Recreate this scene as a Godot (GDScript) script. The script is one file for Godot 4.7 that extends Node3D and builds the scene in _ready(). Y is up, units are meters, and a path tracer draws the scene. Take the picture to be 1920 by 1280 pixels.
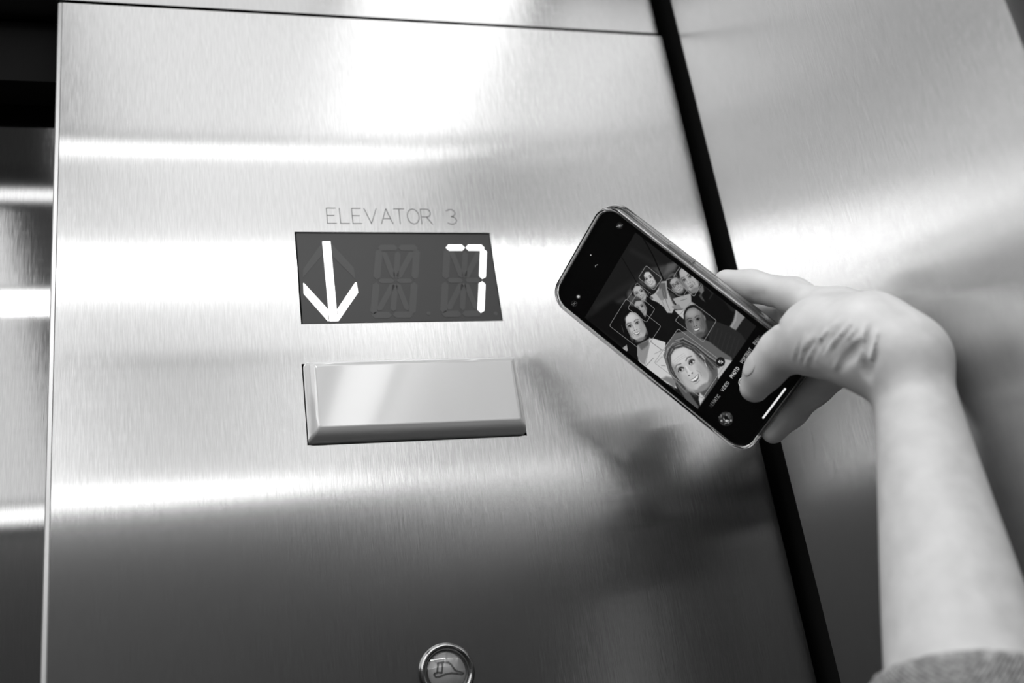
extends Node3D
# Brushed-steel elevator interior: operating panel with floor display, a raised hand with a phone. Metres, y up.
# Panel face in the plane z = 0, side wall in the plane x = 0.228, the car opens towards +z.

const WALL_X := 0.228
const PANEL_L := -0.2035
const PANEL_R := 0.2223
const PANEL_TOP := 2.3562
const CEIL := 2.6
const BACK := 1.78
const LEFT := -1.45

var M := {}
var used := {}

# ---------------------------------------------------------------- naming
func numbered(called: String) -> String:
	var n: int = used.get(called, 0)
	used[called] = n + 1
	return called if n == 0 else "%s_%03d" % [called, n]

func tag(o: Node3D, label: String, category: String, group := "") -> void:
	o.set_meta("label", label)
	o.set_meta("category", category)
	if group: o.set_meta("group", group)

func thing(called: String, label: String, category: String, at := Vector3.ZERO, group := "") -> Node3D:
	var o := Node3D.new()
	o.name = numbered(called)
	add_child(o)
	o.position = at
	tag(o, label, category, group)
	return o

func structure(called: String, label: String) -> Node3D:
	var o := Node3D.new()
	o.name = called
	add_child(o)
	o.set_meta("kind", "structure")
	o.set_meta("label", label)
	return o

func part(called: String, mesh: Mesh, mat: Material, parent: Node3D, at := Vector3.ZERO) -> MeshInstance3D:
	var o := MeshInstance3D.new()
	o.name = called
	o.mesh = mesh
	o.material_override = mat
	o.position = at
	parent.add_child(o, true)
	return o

# ---------------------------------------------------------------- shapes
func begin() -> SurfaceTool:
	var st := SurfaceTool.new()
	st.begin(Mesh.PRIMITIVE_TRIANGLES)
	return st

func tri(st: SurfaceTool, a: Vector3, b: Vector3, c: Vector3, n: Vector3, uva := Vector2.ZERO, uvb := Vector2.ZERO, uvc := Vector2.ZERO) -> void:
	# turned so that the face looks along n (front faces run clockwise)
	if (b - a).cross(c - a).dot(n) > 0.0:
		var t := b; b = c; c = t
		var u := uvb; uvb = uvc; uvc = u
	st.set_normal(n); st.set_uv(uva); st.add_vertex(a)
	st.set_normal(n); st.set_uv(uvb); st.add_vertex(b)
	st.set_normal(n); st.set_uv(uvc); st.add_vertex(c)

func quad(st: SurfaceTool, a: Vector3, b: Vector3, c: Vector3, d: Vector3, n: Vector3, uvs := []) -> void:
	if uvs.is_empty():
		uvs = [Vector2.ZERO, Vector2(1, 0), Vector2(1, 1), Vector2(0, 1)]
	tri(st, a, b, c, n, uvs[0], uvs[1], uvs[2])
	tri(st, a, c, d, n, uvs[0], uvs[2], uvs[3])

# a box whose every face carries metric UVs: u runs level, v runs up
func box_into(st: SurfaceTool, lo: Vector3, hi: Vector3) -> void:
	for axis in 3:
		for s in [0, 1]:
			var n := Vector3.ZERO
			n[axis] = 1.0 if s else -1.0
			var ua := 0 if axis != 0 else 2
			var va := 1 if axis != 1 else 2
			var p := []
			var uv := []
			for k in [[0, 0], [1, 0], [1, 1], [0, 1]]:
				var q := Vector3.ZERO
				q[axis] = hi[axis] if s else lo[axis]
				q[ua] = hi[ua] if k[0] else lo[ua]
				q[va] = hi[va] if k[1] else lo[va]
				p.append(q)
				uv.append(Vector2(q[ua], q[va]))
			quad(st, p[0], p[1], p[2], p[3], n, uv)

func box(lo: Vector3, hi: Vector3) -> ArrayMesh:
	var st := begin()
	box_into(st, lo, hi)
	return st.commit()

func rrect(hx: float, hy: float, r: float, seg := 8, c := Vector2.ZERO) -> PackedVector2Array:
	var out := PackedVector2Array()
	for k in 4:
		var cc := Vector2(hx - r if k == 0 or k == 3 else r - hx, hy - r if k < 2 else r - hy)
		for i in seg + 1:
			var a := (k + float(i) / seg) * PI / 2
			out.append(c + cc + Vector2(cos(a), sin(a)) * r)
	return out

# closed convex loops of equal length stacked along z; ends capped flat; crisp caps, smooth sides
func loft(loops: Array, zs: Array, cap_a := true, cap_b := true, smooth := true) -> ArrayMesh:
	var st := begin()
	var n: int = loops[0].size()
	for k in loops.size() - 1:
		st.set_smooth_group(0 if smooth else -1)
		for i in n:
			var j := (i + 1) % n
			var a := Vector3(loops[k][i].x, loops[k][i].y, zs[k])
			var b := Vector3(loops[k][j].x, loops[k][j].y, zs[k])
			var c := Vector3(loops[k + 1][j].x, loops[k + 1][j].y, zs[k + 1])
			var d := Vector3(loops[k + 1][i].x, loops[k + 1][i].y, zs[k + 1])
			for t in [[a, c, b], [a, d, c]]:
				for v in t:
					st.set_uv(Vector2(v.x, v.y))
					st.add_vertex(v)
	st.set_smooth_group(-1)
	for e in [[0, cap_a, -1.0], [loops.size() - 1, cap_b, 1.0]]:
		if not e[1]:
			continue
		var lp: PackedVector2Array = loops[e[0]]
		var z: float = zs[e[0]]
		var idx := Geometry2D.triangulate_polygon(lp)
		for i in range(0, idx.size(), 3):
			var q := [lp[idx[i]], lp[idx[i + 1]], lp[idx[i + 2]]]
			var ccw: bool = (q[1] - q[0]).cross(q[2] - q[0]) > 0.0
			if ccw == (e[2] > 0.0):
				q = [q[0], q[2], q[1]]
			for v in q:
				st.set_uv(v)
				st.add_vertex(Vector3(v.x, v.y, z))
	st.generate_normals()
	return st.commit()

func prism(poly: PackedVector2Array, z0: float, z1: float) -> ArrayMesh:
	return loft([poly, poly], [z0, z1], true, true, false)

func ccw(poly: PackedVector2Array) -> PackedVector2Array:
	var area := 0.0
	for i in poly.size():
		area += poly[i].cross(poly[(i + 1) % poly.size()])
	if area < 0.0:
		poly.reverse()
	return poly

# profile (radius, z) turned round the z axis
func lathe(profile: Array, seg := 64) -> ArrayMesh:
	var st := begin()
	st.set_smooth_group(0)
	for i in seg:
		var a0 := TAU * i / seg
		var a1 := TAU * (i + 1) / seg
		for k in profile.size() - 1:
			var p: Vector2 = profile[k]
			var q: Vector2 = profile[k + 1]
			var a := Vector3(cos(a0) * p.x, sin(a0) * p.x, p.y)
			var b := Vector3(cos(a1) * p.x, sin(a1) * p.x, p.y)
			var c := Vector3(cos(a1) * q.x, sin(a1) * q.x, q.y)
			var d := Vector3(cos(a0) * q.x, sin(a0) * q.x, q.y)
			for v in [a, c, b, a, d, c]:
				st.set_uv(Vector2(v.x, v.y))
				st.add_vertex(v)
	st.generate_normals()
	return st.commit()

# a closed profile (outward, z) carried round a closed plan loop: the rim of a case, a gasket
func ring(loop: PackedVector2Array, profile: Array) -> ArrayMesh:
	var st := begin()
	var n := loop.size()
	var m := profile.size()
	st.set_smooth_group(0)
	var out := PackedVector2Array()
	for i in n:
		var t := (loop[(i + 1) % n] - loop[(i - 1 + n) % n]).normalized()
		out.append(Vector2(t.y, -t.x))
	for i in n:
		var j := (i + 1) % n
		for k in m:
			var p: Vector2 = profile[k]
			var q: Vector2 = profile[(k + 1) % m]
			var a := loop[i] + out[i] * p.x
			var b := loop[j] + out[j] * p.x
			var c := loop[j] + out[j] * q.x
			var d := loop[i] + out[i] * q.x
			for v in [Vector3(a.x, a.y, p.y), Vector3(c.x, c.y, q.y), Vector3(b.x, b.y, p.y), Vector3(a.x, a.y, p.y), Vector3(d.x, d.y, q.y), Vector3(c.x, c.y, q.y)]:
				st.set_uv(Vector2(v.x, v.y))
				st.add_vertex(v)
	st.generate_normals()
	return st.commit()

# an engraved or printed stroke: a flat-topped bar of width w along a line of points in the plane z
func stroke(pts: Array, w: float, z0: float, z1: float) -> ArrayMesh:
	var st := begin()
	st.set_smooth_group(-1)
	for i in pts.size() - 1:
		var a: Vector2 = pts[i]
		var b: Vector2 = pts[i + 1]
		var t := (b - a).normalized() * w * 0.5
		var n := Vector2(-t.y, t.x)
		a -= t * 0.8
		b += t * 0.8
		var p := [a - n, b - n, b + n, a + n]
		quad(st, Vector3(p[0].x, p[0].y, z1), Vector3(p[1].x, p[1].y, z1), Vector3(p[2].x, p[2].y, z1), Vector3(p[3].x, p[3].y, z1), Vector3(0, 0, 1))
		for k in 4:
			var q: Vector2 = p[k]
			var r: Vector2 = p[(k + 1) % 4]
			var o := (r - q).normalized()
			quad(st, Vector3(q.x, q.y, z0), Vector3(r.x, r.y, z0), Vector3(r.x, r.y, z1), Vector3(q.x, q.y, z1), Vector3(o.y, -o.x, 0))
	return st.commit()

# ---------------------------------------------------------------- bodies: tapered bones joined by a smooth minimum, meshed as surface nets
func bone(a: Vector3, ra: float, b: Vector3, rb: float, k: float) -> Dictionary:
	return {"p": [a, b], "r": [ra, rb], "k": k, "cut": false}

func fold(p: Array, r: Array, k: float, cut := false) -> Dictionary:
	return {"p": p, "r": r, "k": k, "cut": cut}

# a straight limb whose radius follows a smooth profile along its length
func limb(a: Vector3, b: Vector3, radii: Array, k: float) -> Dictionary:
	var m: float = radii.max()
	return {"p": [a, b], "r": [m, m], "k": k, "cut": false, "profile": [2.0 * radii[0] - radii[1]] + radii + [2.0 * radii[-1] - radii[-2]]}

func nets(bones: Array, cell: float, plane := Plane()) -> ArrayMesh:
	var lo := Vector3.ONE * 1e3
	var hi := -lo
	for bn in bones:
		if bn.cut: continue
		for i in bn.p.size():
			lo = lo.min(bn.p[i] - Vector3.ONE * (bn.r[i] + cell * 3))
			hi = hi.max(bn.p[i] + Vector3.ONE * (bn.r[i] + cell * 3))
	var nx := int((hi.x - lo.x) / cell) + 2
	var ny := int((hi.y - lo.y) / cell) + 2
	var nz := int((hi.z - lo.z) / cell) + 2
	var sy := nx
	var sz := nx * ny
	var f := PackedFloat32Array()
	f.resize(nx * ny * nz)
	f.fill(1.0)
	for bn in bones:
		var k: float = bn.k
		var pts: Array = bn.p
		var rr: Array = bn.r
		var segs := pts.size() - 1
		var blo := Vector3.ONE * 1e3
		var bhi := -blo
		for i in pts.size():
			var m: float = rr[i] + k + cell * 2.5
			blo = blo.min(pts[i] - Vector3.ONE * m)
			bhi = bhi.max(pts[i] + Vector3.ONE * m)
		var x0 := maxi(0, int((blo.x - lo.x) / cell))
		var x1 := mini(nx - 1, int((bhi.x - lo.x) / cell) + 1)
		var y0 := maxi(0, int((blo.y - lo.y) / cell))
		var y1 := mini(ny - 1, int((bhi.y - lo.y) / cell) + 1)
		var z0 := maxi(0, int((blo.z - lo.z) / cell))
		var z1 := mini(nz - 1, int((bhi.z - lo.z) / cell) + 1)
		var cut: bool = bn.cut
		var shape: Array = bn.get("profile", [])
		for z in range(z0, z1 + 1):
			for y in range(y0, y1 + 1):
				var row := z * sz + y * sy
				for x in range(x0, x1 + 1):
					var p := lo + Vector3(x, y, z) * cell
					var di := 1e3
					for s in segs:
						var a: Vector3 = pts[s]
						var ab: Vector3 = pts[s + 1] - a
						var t := clampf((p - a).dot(ab) / ab.length_squared(), 0.0, 1.0)
						var r := lerpf(rr[s], rr[s + 1], t)
						if shape:
							var u := t * (shape.size() - 3)
							var j := mini(int(u), shape.size() - 4)
							r = cubic_interpolate(shape[j + 1], shape[j + 2], shape[j], shape[j + 3], u - j)
						di = minf(di, (p - a - ab * t).length() - r)
					var d := f[row + x]
					if cut:
						di = -di
						if d - di < k:
							var h := clampf(0.5 - 0.5 * (d - di) / k, 0.0, 1.0)
							f[row + x] = lerpf(d, di, h) + k * h * (1.0 - h)
					elif di - d < k:
						var h := clampf(0.5 + 0.5 * (d - di) / k, 0.0, 1.0)
						f[row + x] = lerpf(d, di, h) - k * h * (1.0 - h)
	if plane.normal != Vector3.ZERO:
		for z in nz:
			for y in ny:
				for x in nx:
					var i := z * sz + y * sy + x
					if f[i] < 0.1:
						f[i] = maxf(f[i], plane.distance_to(lo + Vector3(x, y, z) * cell))
	var vert := PackedVector3Array()
	var norm := PackedVector3Array()
	var index := PackedInt32Array()
	var at := PackedInt32Array()
	at.resize(f.size())
	at.fill(-1)
	var off := [0, 1, sy, sy + 1, sz, sz + 1, sz + sy, sz + sy + 1]
	var edges := [[0, 1], [2, 3], [4, 5], [6, 7], [0, 2], [1, 3], [4, 6], [5, 7], [0, 4], [1, 5], [2, 6], [3, 7]]
	var cv := PackedFloat32Array()
	cv.resize(8)
	for z in nz - 1:
		for y in ny - 1:
			var row := z * sz + y * sy
			for x in nx - 1:
				var i := row + x
				if absf(f[i]) > cell * 2.5: continue
				var neg := 0
				for c in 8:
					cv[c] = f[i + off[c]]
					if cv[c] < 0.0: neg += 1
				if neg == 0 or neg == 8: continue
				var sum := Vector3.ZERO
				var cnt := 0
				for e in edges:
					var a := cv[e[0]]
					var b := cv[e[1]]
					if (a < 0.0) != (b < 0.0):
						var t := a / (a - b)
						var pa := Vector3(e[0] & 1, (e[0] >> 1) & 1, e[0] >> 2)
						var pb := Vector3(e[1] & 1, (e[1] >> 1) & 1, e[1] >> 2)
						sum += pa.lerp(pb, t)
						cnt += 1
				sum /= cnt
				at[i] = vert.size()
				vert.append(lo + (Vector3(x, y, z) + sum) * cell)
				# gradient from a wider stencil, blended across the cell
				var g := Vector3.ZERO
				if x > 0 and y > 0 and z > 0 and x < nx - 2 and y < ny - 2 and z < nz - 2:
					for c in 8:
						var j: int = i + off[c]
						var w := (sum.x if c & 1 else 1.0 - sum.x) * (sum.y if c & 2 else 1.0 - sum.y) * (sum.z if c & 4 else 1.0 - sum.z)
						g += w * Vector3(f[j + 1] - f[j - 1], f[j + sy] - f[j - sy], f[j + sz] - f[j - sz])
				norm.append(g.normalized())
	for z in range(1, nz - 1):
		for y in range(1, ny - 1):
			var row := z * sz + y * sy
			for x in range(1, nx - 1):
				var i := row + x
				if at[i] < 0 and absf(f[i]) > cell * 2.5: continue
				var ins := f[i] < 0.0
				for axis in 3:
					var s: int = [1, sy, sz][axis]
					if ins == (f[i + s] < 0.0): continue
					var u: int = [sy, sz, 1][axis]
					var v: int = [sz, 1, sy][axis]
					var q := [at[i], at[i - u], at[i - u - v], at[i - v]]
					if q.min() < 0: continue
					if ins:
						index.append_array([q[0], q[2], q[1], q[0], q[3], q[2]])
					else:
						index.append_array([q[0], q[1], q[2], q[0], q[2], q[3]])
	var arr := []
	arr.resize(Mesh.ARRAY_MAX)
	arr[Mesh.ARRAY_VERTEX] = vert
	arr[Mesh.ARRAY_NORMAL] = norm
	arr[Mesh.ARRAY_INDEX] = index
	var mesh := ArrayMesh.new()
	mesh.add_surface_from_arrays(Mesh.PRIMITIVE_TRIANGLES, arr)
	return mesh

# ---------------------------------------------------------------- materials
func grey(v: float) -> Color:
	return Color(v, v, v).linear_to_srgb()

func mat(v: float, rough: float, metal := 0.0) -> StandardMaterial3D:
	var m := StandardMaterial3D.new()
	m.albedo_color = grey(v)
	m.roughness = rough
	m.metallic = metal
	return m

func noise_tex(type: int, freq: float, from: float, to: float, octaves := 1, size := 512) -> NoiseTexture2D:
	var n := FastNoiseLite.new()
	n.seed = 7
	n.noise_type = type
	n.frequency = freq
	n.fractal_octaves = octaves
	if octaves == 1: n.fractal_type = FastNoiseLite.FRACTAL_NONE
	var g := Gradient.new()
	g.offsets = PackedFloat32Array([0.0, 1.0])
	g.colors = PackedColorArray([Color(from, from, from), Color(to, to, to)])
	var t := NoiseTexture2D.new()
	t.width = size
	t.height = size
	t.seamless = true
	t.noise = n
	t.color_ramp = g
	return t

# brushed metal: a base lobe drawn out along the level direction, and the brush marks themselves as fine upright grooves
func steel(v: float, rough: float, aniso: float, contrast := 0.03, slope := 0.1, metal := 1.0) -> StandardMaterial3D:
	var m := mat(v, rough, metal)
	m.albedo_texture = grain(contrast)
	m.uv1_scale = Vector3(1.0 / 0.061, 1.0 / 1.3, 1)
	m.anisotropy_enabled = true
	m.anisotropy = aniso
	m.normal_enabled = true
	m.normal_texture = grooves()
	m.normal_scale = slope
	return m

var groove_map: ImageTexture
func grooves() -> ImageTexture:
	if groove_map: return groove_map
	var rng := RandomNumberGenerator.new()
	rng.seed = 11
	var im := Image.create(2048, 192, false, Image.FORMAT_RGB8)
	for y in 192:
		for x in 2048:
			var n := Vector3(clampf(rng.randfn(0.0, 0.35), -0.9, 0.9), 0, 1).normalized()
			im.set_pixel(x, y, Color(0.5 + 0.5 * n.x, 0.5, 0.5 + 0.5 * n.z))
	groove_map = ImageTexture.create_from_image(im)
	return groove_map

var grain_maps := {}
func grain(contrast: float) -> ImageTexture:
	if grain_maps.has(contrast): return grain_maps[contrast]
	var rng := RandomNumberGenerator.new()
	rng.seed = 5
	var im := Image.create(256, 256, false, Image.FORMAT_RGB8)
	for y in 256:
		for x in 256:
			var g := 1.0 - contrast * rng.randf() * 2.0
			im.set_pixel(x, y, Color(g, g, g))
	grain_maps[contrast] = ImageTexture.create_from_image(im)
	return grain_maps[contrast]

func glow(v: float) -> StandardMaterial3D:
	var m := mat(0.8, 0.5)
	m.emission_enabled = true
	m.emission = Color.WHITE
	m.emission_energy_multiplier = v
	return m

func clear(rough := 0.06) -> StandardMaterial3D:
	var m := mat(0.95, rough)
	m.albedo_color = Color(0.97, 0.97, 0.97, 0.0)
	m.transparency = BaseMaterial3D.TRANSPARENCY_ALPHA
	m.refraction_enabled = true
	m.refraction_scale = 0.045
	return m

# ---------------------------------------------------------------- ceiling lights out of view: a diffuser and a lamp of the same size just below it
func unseen_ceiling_strip(label: String, lo: Vector2, hi: Vector2, bright: float, seen := 0.5) -> void:
	var c := (lo + hi) * 0.5
	var s := hi - lo
	var o := thing("unseen_ceiling_light", label, "light", Vector3(c.x, CEIL, c.y), "unseen lights let into the car ceiling")
	part("diffuser", box(Vector3(-s.x / 2, -0.004, -s.y / 2), Vector3(s.x / 2, 0.004, s.y / 2)), glow(seen), o)
	var st := begin()
	var w := 0.012
	for q in [[Vector3(-s.x / 2 - w, -0.008, -s.y / 2 - w), Vector3(s.x / 2 + w, 0.01, -s.y / 2)], [Vector3(-s.x / 2 - w, -0.008, s.y / 2), Vector3(s.x / 2 + w, 0.01, s.y / 2 + w)], [Vector3(-s.x / 2 - w, -0.008, -s.y / 2), Vector3(-s.x / 2, 0.01, s.y / 2)], [Vector3(s.x / 2, -0.008, -s.y / 2), Vector3(s.x / 2 + w, 0.01, s.y / 2)]]:
		box_into(st, q[0], q[1])
	part("frame", st.commit(), M.trim, o)
	var l := AreaLight3D.new()
	l.name = "lamp"
	l.area_size = s
	l.area_normalize_energy = false
	l.light_energy = bright / PI
	l.shadow_enabled = true
	l.area_range = 6.0
	l.position = Vector3(0, -0.012, 0)
	l.rotation.x = -PI / 2
	o.add_child(l, true)

# ---------------------------------------------------------------- what the phone shows: its camera view of the group, drawn shape by shape
const SW := 390
const SH := 846
var ink := PackedFloat32Array()
var mask := PackedFloat32Array()
var clip := false

func blend(x0: float, y0: float, x1: float, y1: float, g: float, soft: float, dist: Callable) -> void:
	for y in range(maxi(0, int(y0 - soft)), mini(SH, int(y1 + soft) + 2)):
		for x in range(maxi(0, int(x0 - soft)), mini(SW, int(x1 + soft) + 2)):
			var a := clampf(0.5 - (dist.call(Vector2(x + 0.5, y + 0.5)) as float) / (2.0 * soft), 0.0, 1.0)
			if a <= 0.0: continue
			a = a * a * (3.0 - 2.0 * a)
			if clip: a *= mask[y * SW + x]
			ink[y * SW + x] = lerpf(ink[y * SW + x], g, a)

func oval(c: Vector2, a: Vector2, b: Vector2, g: float, soft: float) -> void:
	var inv := Transform2D(a, b, c).affine_inverse()
	var r := minf(a.length(), b.length())
	var ext := Vector2(absf(a.x) + absf(b.x), absf(a.y) + absf(b.y))
	blend(c.x - ext.x, c.y - ext.y, c.x + ext.x, c.y + ext.y, g, soft, func(p: Vector2) -> float: return ((inv * p).length() - 1.0) * r)

func line(pts: Array, w: float, g: float, soft: float) -> void:
	for i in pts.size() - 1:
		var a: Vector2 = pts[i]
		var e: Vector2 = pts[i + 1] - a
		var l := maxf(e.length_squared(), 0.0001)
		var lo := a.min(pts[i + 1]) - Vector2.ONE * w
		var hi := a.max(pts[i + 1]) + Vector2.ONE * w
		blend(lo.x, lo.y, hi.x, hi.y, g, soft, func(p: Vector2) -> float: return (p - a - e * clampf((p - a).dot(e) / l, 0.0, 1.0)).length() - w * 0.5)

func area(pts: Array, g: float, soft: float) -> void:
	var poly := PackedVector2Array(pts)
	var lo: Vector2 = poly[0]
	var hi: Vector2 = poly[0]
	for p in poly:
		lo = lo.min(p)
		hi = hi.max(p)
	blend(lo.x, lo.y, hi.x, hi.y, g, soft, func(p: Vector2) -> float:
		var d := 1e9
		for i in poly.size():
			var a := poly[i]
			var e := poly[(i + 1) % poly.size()] - a
			d = minf(d, (p - a - e * clampf((p - a).dot(e) / e.length_squared(), 0.0, 1.0)).length())
		return -d if Geometry2D.is_point_in_polygon(p, poly) else d)

func screen_picture() -> ImageTexture:
	ink.resize(SW * SH)
	ink.fill(0.0)
	clip = false
	area([Vector2(-4, 124.2), Vector2(393.9, 123.9), Vector2(386.7, 643.8), Vector2(3.3, 644.3)], 255, 1)
	mask = ink.duplicate()
	for i in mask.size(): mask[i] /= 255.0
	ink.fill(1.0)
	clip = true
	area([Vector2(-4, 124.2), Vector2(393.9, 123.9), Vector2(386.7, 643.8), Vector2(3.3, 644.3)], 24, 1.2)
	line([Vector2(66, 140.4), Vector2(264.1, 220.7), Vector2(406, 342.8)], 20, 34, 18)
	line([Vector2(29, 147.6), Vector2(160.4, 211.9)], 12, 46, 10)
	line([Vector2(325.4, 146.9), Vector2(345.6, 264.8)], 16, 33, 14)
	area([Vector2(317.1, 235.5), Vector2(339.5, 256.9), Vector2(391.1, 297.4), Vector2(390.9, 312.1), Vector2(327.5, 305.5), Vector2(299.1, 288.1), Vector2(246.6, 255.5), Vector2(232.4, 222.3)], 62, 8)
	area([Vector2(368.7, 279.6), Vector2(395.6, 303.3), Vector2(368.2, 309), Vector2(328.1, 287.6)], 86, 8)
	line([Vector2(281.6, 128.1), Vector2(238.1, 227.2)], 2.6, 7, 1.4)
	line([Vector2(391.1, 154), Vector2(358.8, 221.3), Vector2(310.7, 298.5)], 4.4, 5, 1.4)
	area([Vector2(-1, 130.3), Vector2(127.4, 180.2), Vector2(137.7, 241), Vector2(96.3, 285.6), Vector2(9.8, 300.2)], 12, 10)
	area([Vector2(177.9, 264.3), Vector2(227.6, 296), Vector2(237.5, 332.6), Vector2(237.6, 398.6), Vector2(185.4, 483.3), Vector2(111, 459.6), Vector2(87.8, 366.1)], 15, 4)
	area([Vector2(242.8, 269.8), Vector2(231.4, 300.8), Vector2(242.1, 359.3), Vector2(223.5, 388.6), Vector2(189.7, 421.8), Vector2(157.4, 412.5), Vector2(182, 337.5), Vector2(200.1, 284.3)], 17, 4)
	oval(Vector2(285.7, 257.4), Vector2(29.7, 15.1), Vector2(-18.1, 35.8), 38, 4)
	area([Vector2(235.1, 286.5), Vector2(250.6, 294.7), Vector2(278, 295.4), Vector2(302.2, 292.1), Vector2(316.5, 306.6), Vector2(292.3, 324.7), Vector2(275.4, 355.9), Vector2(259.3, 380.7), Vector2(232.5, 383), Vector2(222.5, 368.7), Vector2(231, 345.5), Vector2(230.8, 319), Vector2(223, 294.1)], 168, 2)
	area([Vector2(292, 286.6), Vector2(307.5, 306.4), Vector2(264.5, 342.2), Vector2(255.1, 330.4), Vector2(269.6, 303.6)], 92, 4)
	area([Vector2(253.8, 298.7), Vector2(282.3, 304.5), Vector2(251.9, 333.9), Vector2(244.8, 325.1)], 128, 2.4)
	line([Vector2(279.8, 316.4), Vector2(250.9, 347.8), Vector2(234.8, 372.7)], 2.4, 120, 1.6)
	line([Vector2(250.4, 324.5), Vector2(227.8, 356.5)], 2, 130, 1.6)
	area([Vector2(285.9, 331.7), Vector2(294.4, 349.8), Vector2(283.9, 374), Vector2(262.6, 369.9)], 52, 4)
	area([Vector2(236.1, 265), Vector2(236.4, 276.8), Vector2(222.7, 282.3), Vector2(226, 271.3)], 190, 1.6)
	area([Vector2(225.9, 286.3), Vector2(236.3, 291.8), Vector2(231.4, 300.8), Vector2(223, 294.1)], 90, 1.6)
	oval(Vector2(285.1, 241.8), Vector2(25.4, 13.5), Vector2(-15.5, 29.3), 36, 3)
	oval(Vector2(282, 252.1), Vector2(18.8, 9.9), Vector2(-14.1, 26.6), 178, 2.4)
	oval(Vector2(266.6, 252.5), Vector2(6.8, 3.6), Vector2(-4.2, 8), 188, 6)
	oval(Vector2(287.3, 263.4), Vector2(6.7, 3.6), Vector2(-4.2, 8), 184, 6)
	oval(Vector2(289, 237.1), Vector2(9.4, 5), Vector2(-4, 7.4), 190, 6)
	oval(Vector2(265.5, 246.8), Vector2(3, 1.6), Vector2(-8.5, 16), 128, 5)
	oval(Vector2(296.7, 263.3), Vector2(2.6, 1.4), Vector2(-8.5, 15.9), 117, 5)
	oval(Vector2(268.2, 278.2), Vector2(9.4, 4.9), Vector2(-1.7, 3.2), 125, 4)
	oval(Vector2(274.6, 243.4), Vector2(4.5, 2.4), Vector2(-1.7, 3.2), 128, 2.4)
	oval(Vector2(274.3, 243.9), Vector2(3.2, 1.7), Vector2(-0.8, 1.6), 174, 1.6)
	oval(Vector2(274.3, 243.9), Vector2(1.7, 0.9), Vector2(-1, 1.9), 36, 1.6)
	line([Vector2(270.4, 242.2), Vector2(273.8, 241.3), Vector2(277.2, 243.1), Vector2(278.1, 246.3)], 1, 45, 1)
	line([Vector2(271.8, 236.8), Vector2(276.5, 236.9), Vector2(281.1, 241.1)], 1.4, 100, 2)
	line([Vector2(270, 245.1), Vector2(275.9, 248.2)], 0.8, 142, 1.6)
	oval(Vector2(290.3, 251.8), Vector2(4.5, 2.4), Vector2(-1.7, 3.2), 128, 2.4)
	oval(Vector2(290.1, 252.3), Vector2(3.2, 1.7), Vector2(-0.8, 1.6), 174, 1.6)
	oval(Vector2(290.1, 252.3), Vector2(1.7, 0.9), Vector2(-1, 1.9), 36, 1.6)
	line([Vector2(286.2, 250.6), Vector2(289.6, 249.6), Vector2(292.9, 251.4), Vector2(293.9, 254.6)], 1, 45, 1)
	line([Vector2(287.6, 245.2), Vector2(292.3, 245.3), Vector2(296.9, 249.4)], 1.4, 100, 2)
	line([Vector2(285.8, 253.5), Vector2(291.7, 256.5)], 0.8, 142, 1.6)
	line([Vector2(279.2, 247.2), Vector2(274.7, 253.7)], 1.2, 151, 2.4)
	line([Vector2(281.5, 248.4), Vector2(277.8, 254.7)], 2, 200, 2.4)
	oval(Vector2(276.5, 256), Vector2(3, 1.6), Vector2(-1, 1.9), 192, 2)
	oval(Vector2(273.2, 256.2), Vector2(1.1, 0.6), Vector2(-0.4, 0.8), 89, 1.2)
	oval(Vector2(278.1, 258.7), Vector2(1.1, 0.6), Vector2(-0.4, 0.8), 89, 1.2)
	line([Vector2(268.2, 254.3), Vector2(264.3, 257.1), Vector2(263.5, 261.4)], 1, 134, 2)
	line([Vector2(284, 262.7), Vector2(283.9, 267.4), Vector2(280.8, 270.5)], 1, 128, 2)
	area([Vector2(266.9, 258.5), Vector2(270.1, 260.8), Vector2(273.7, 263), Vector2(277.6, 264.8), Vector2(281.2, 266), Vector2(276, 268.7), Vector2(271.1, 267.8), Vector2(267.7, 264.3)], 93, 1.6)
	area([Vector2(267.7, 259.7), Vector2(273.3, 263.7), Vector2(279.8, 266.1), Vector2(276.2, 267.3), Vector2(272.1, 266), Vector2(268.7, 263.3)], 225, 1)
	line([Vector2(266.9, 266.7), Vector2(270.3, 269.4), Vector2(274.5, 270.6)], 1, 146, 2)
	line([Vector2(266.9, 237.3), Vector2(277.5, 224.1), Vector2(295.1, 222.9), Vector2(307.1, 236.5), Vector2(302.1, 259.4), Vector2(291.8, 281.1)], 8.2, 34, 2.4)
	oval(Vector2(339.5, 320.2), Vector2(18.4, 8.6), Vector2(-6.8, 14.8), 78, 3.2)
	oval(Vector2(328.7, 336.3), Vector2(24, 11.1), Vector2(-11.3, 24.6), 38, 3)
	area([Vector2(296.9, 371.6), Vector2(334.3, 400), Vector2(311.8, 420.1), Vector2(311.2, 437.8), Vector2(268.8, 418.5), Vector2(265.6, 388.5), Vector2(277, 357.9)], 158, 2)
	area([Vector2(246.8, 385.7), Vector2(271.7, 410.9), Vector2(248.1, 437.5), Vector2(242.3, 426.6), Vector2(243.7, 402.3)], 182, 2)
	line([Vector2(290, 384.7), Vector2(309.4, 398.5)], 1.6, 95, 1.2)
	line([Vector2(253.1, 372.9), Vector2(257.6, 393.5), Vector2(270.5, 405.8)], 4, 110, 3)
	area([Vector2(258.6, 372.4), Vector2(275.1, 385.4), Vector2(269, 403.9), Vector2(249.8, 383.8)], 128, 2.4)
	area([Vector2(333.8, 403.2), Vector2(362.3, 428), Vector2(389.3, 436.3), Vector2(388.2, 462.5), Vector2(381, 557.2), Vector2(317.5, 573.4), Vector2(301.2, 524.5), Vector2(319.7, 466.8), Vector2(310.3, 418.2)], 13, 2.4)
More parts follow.
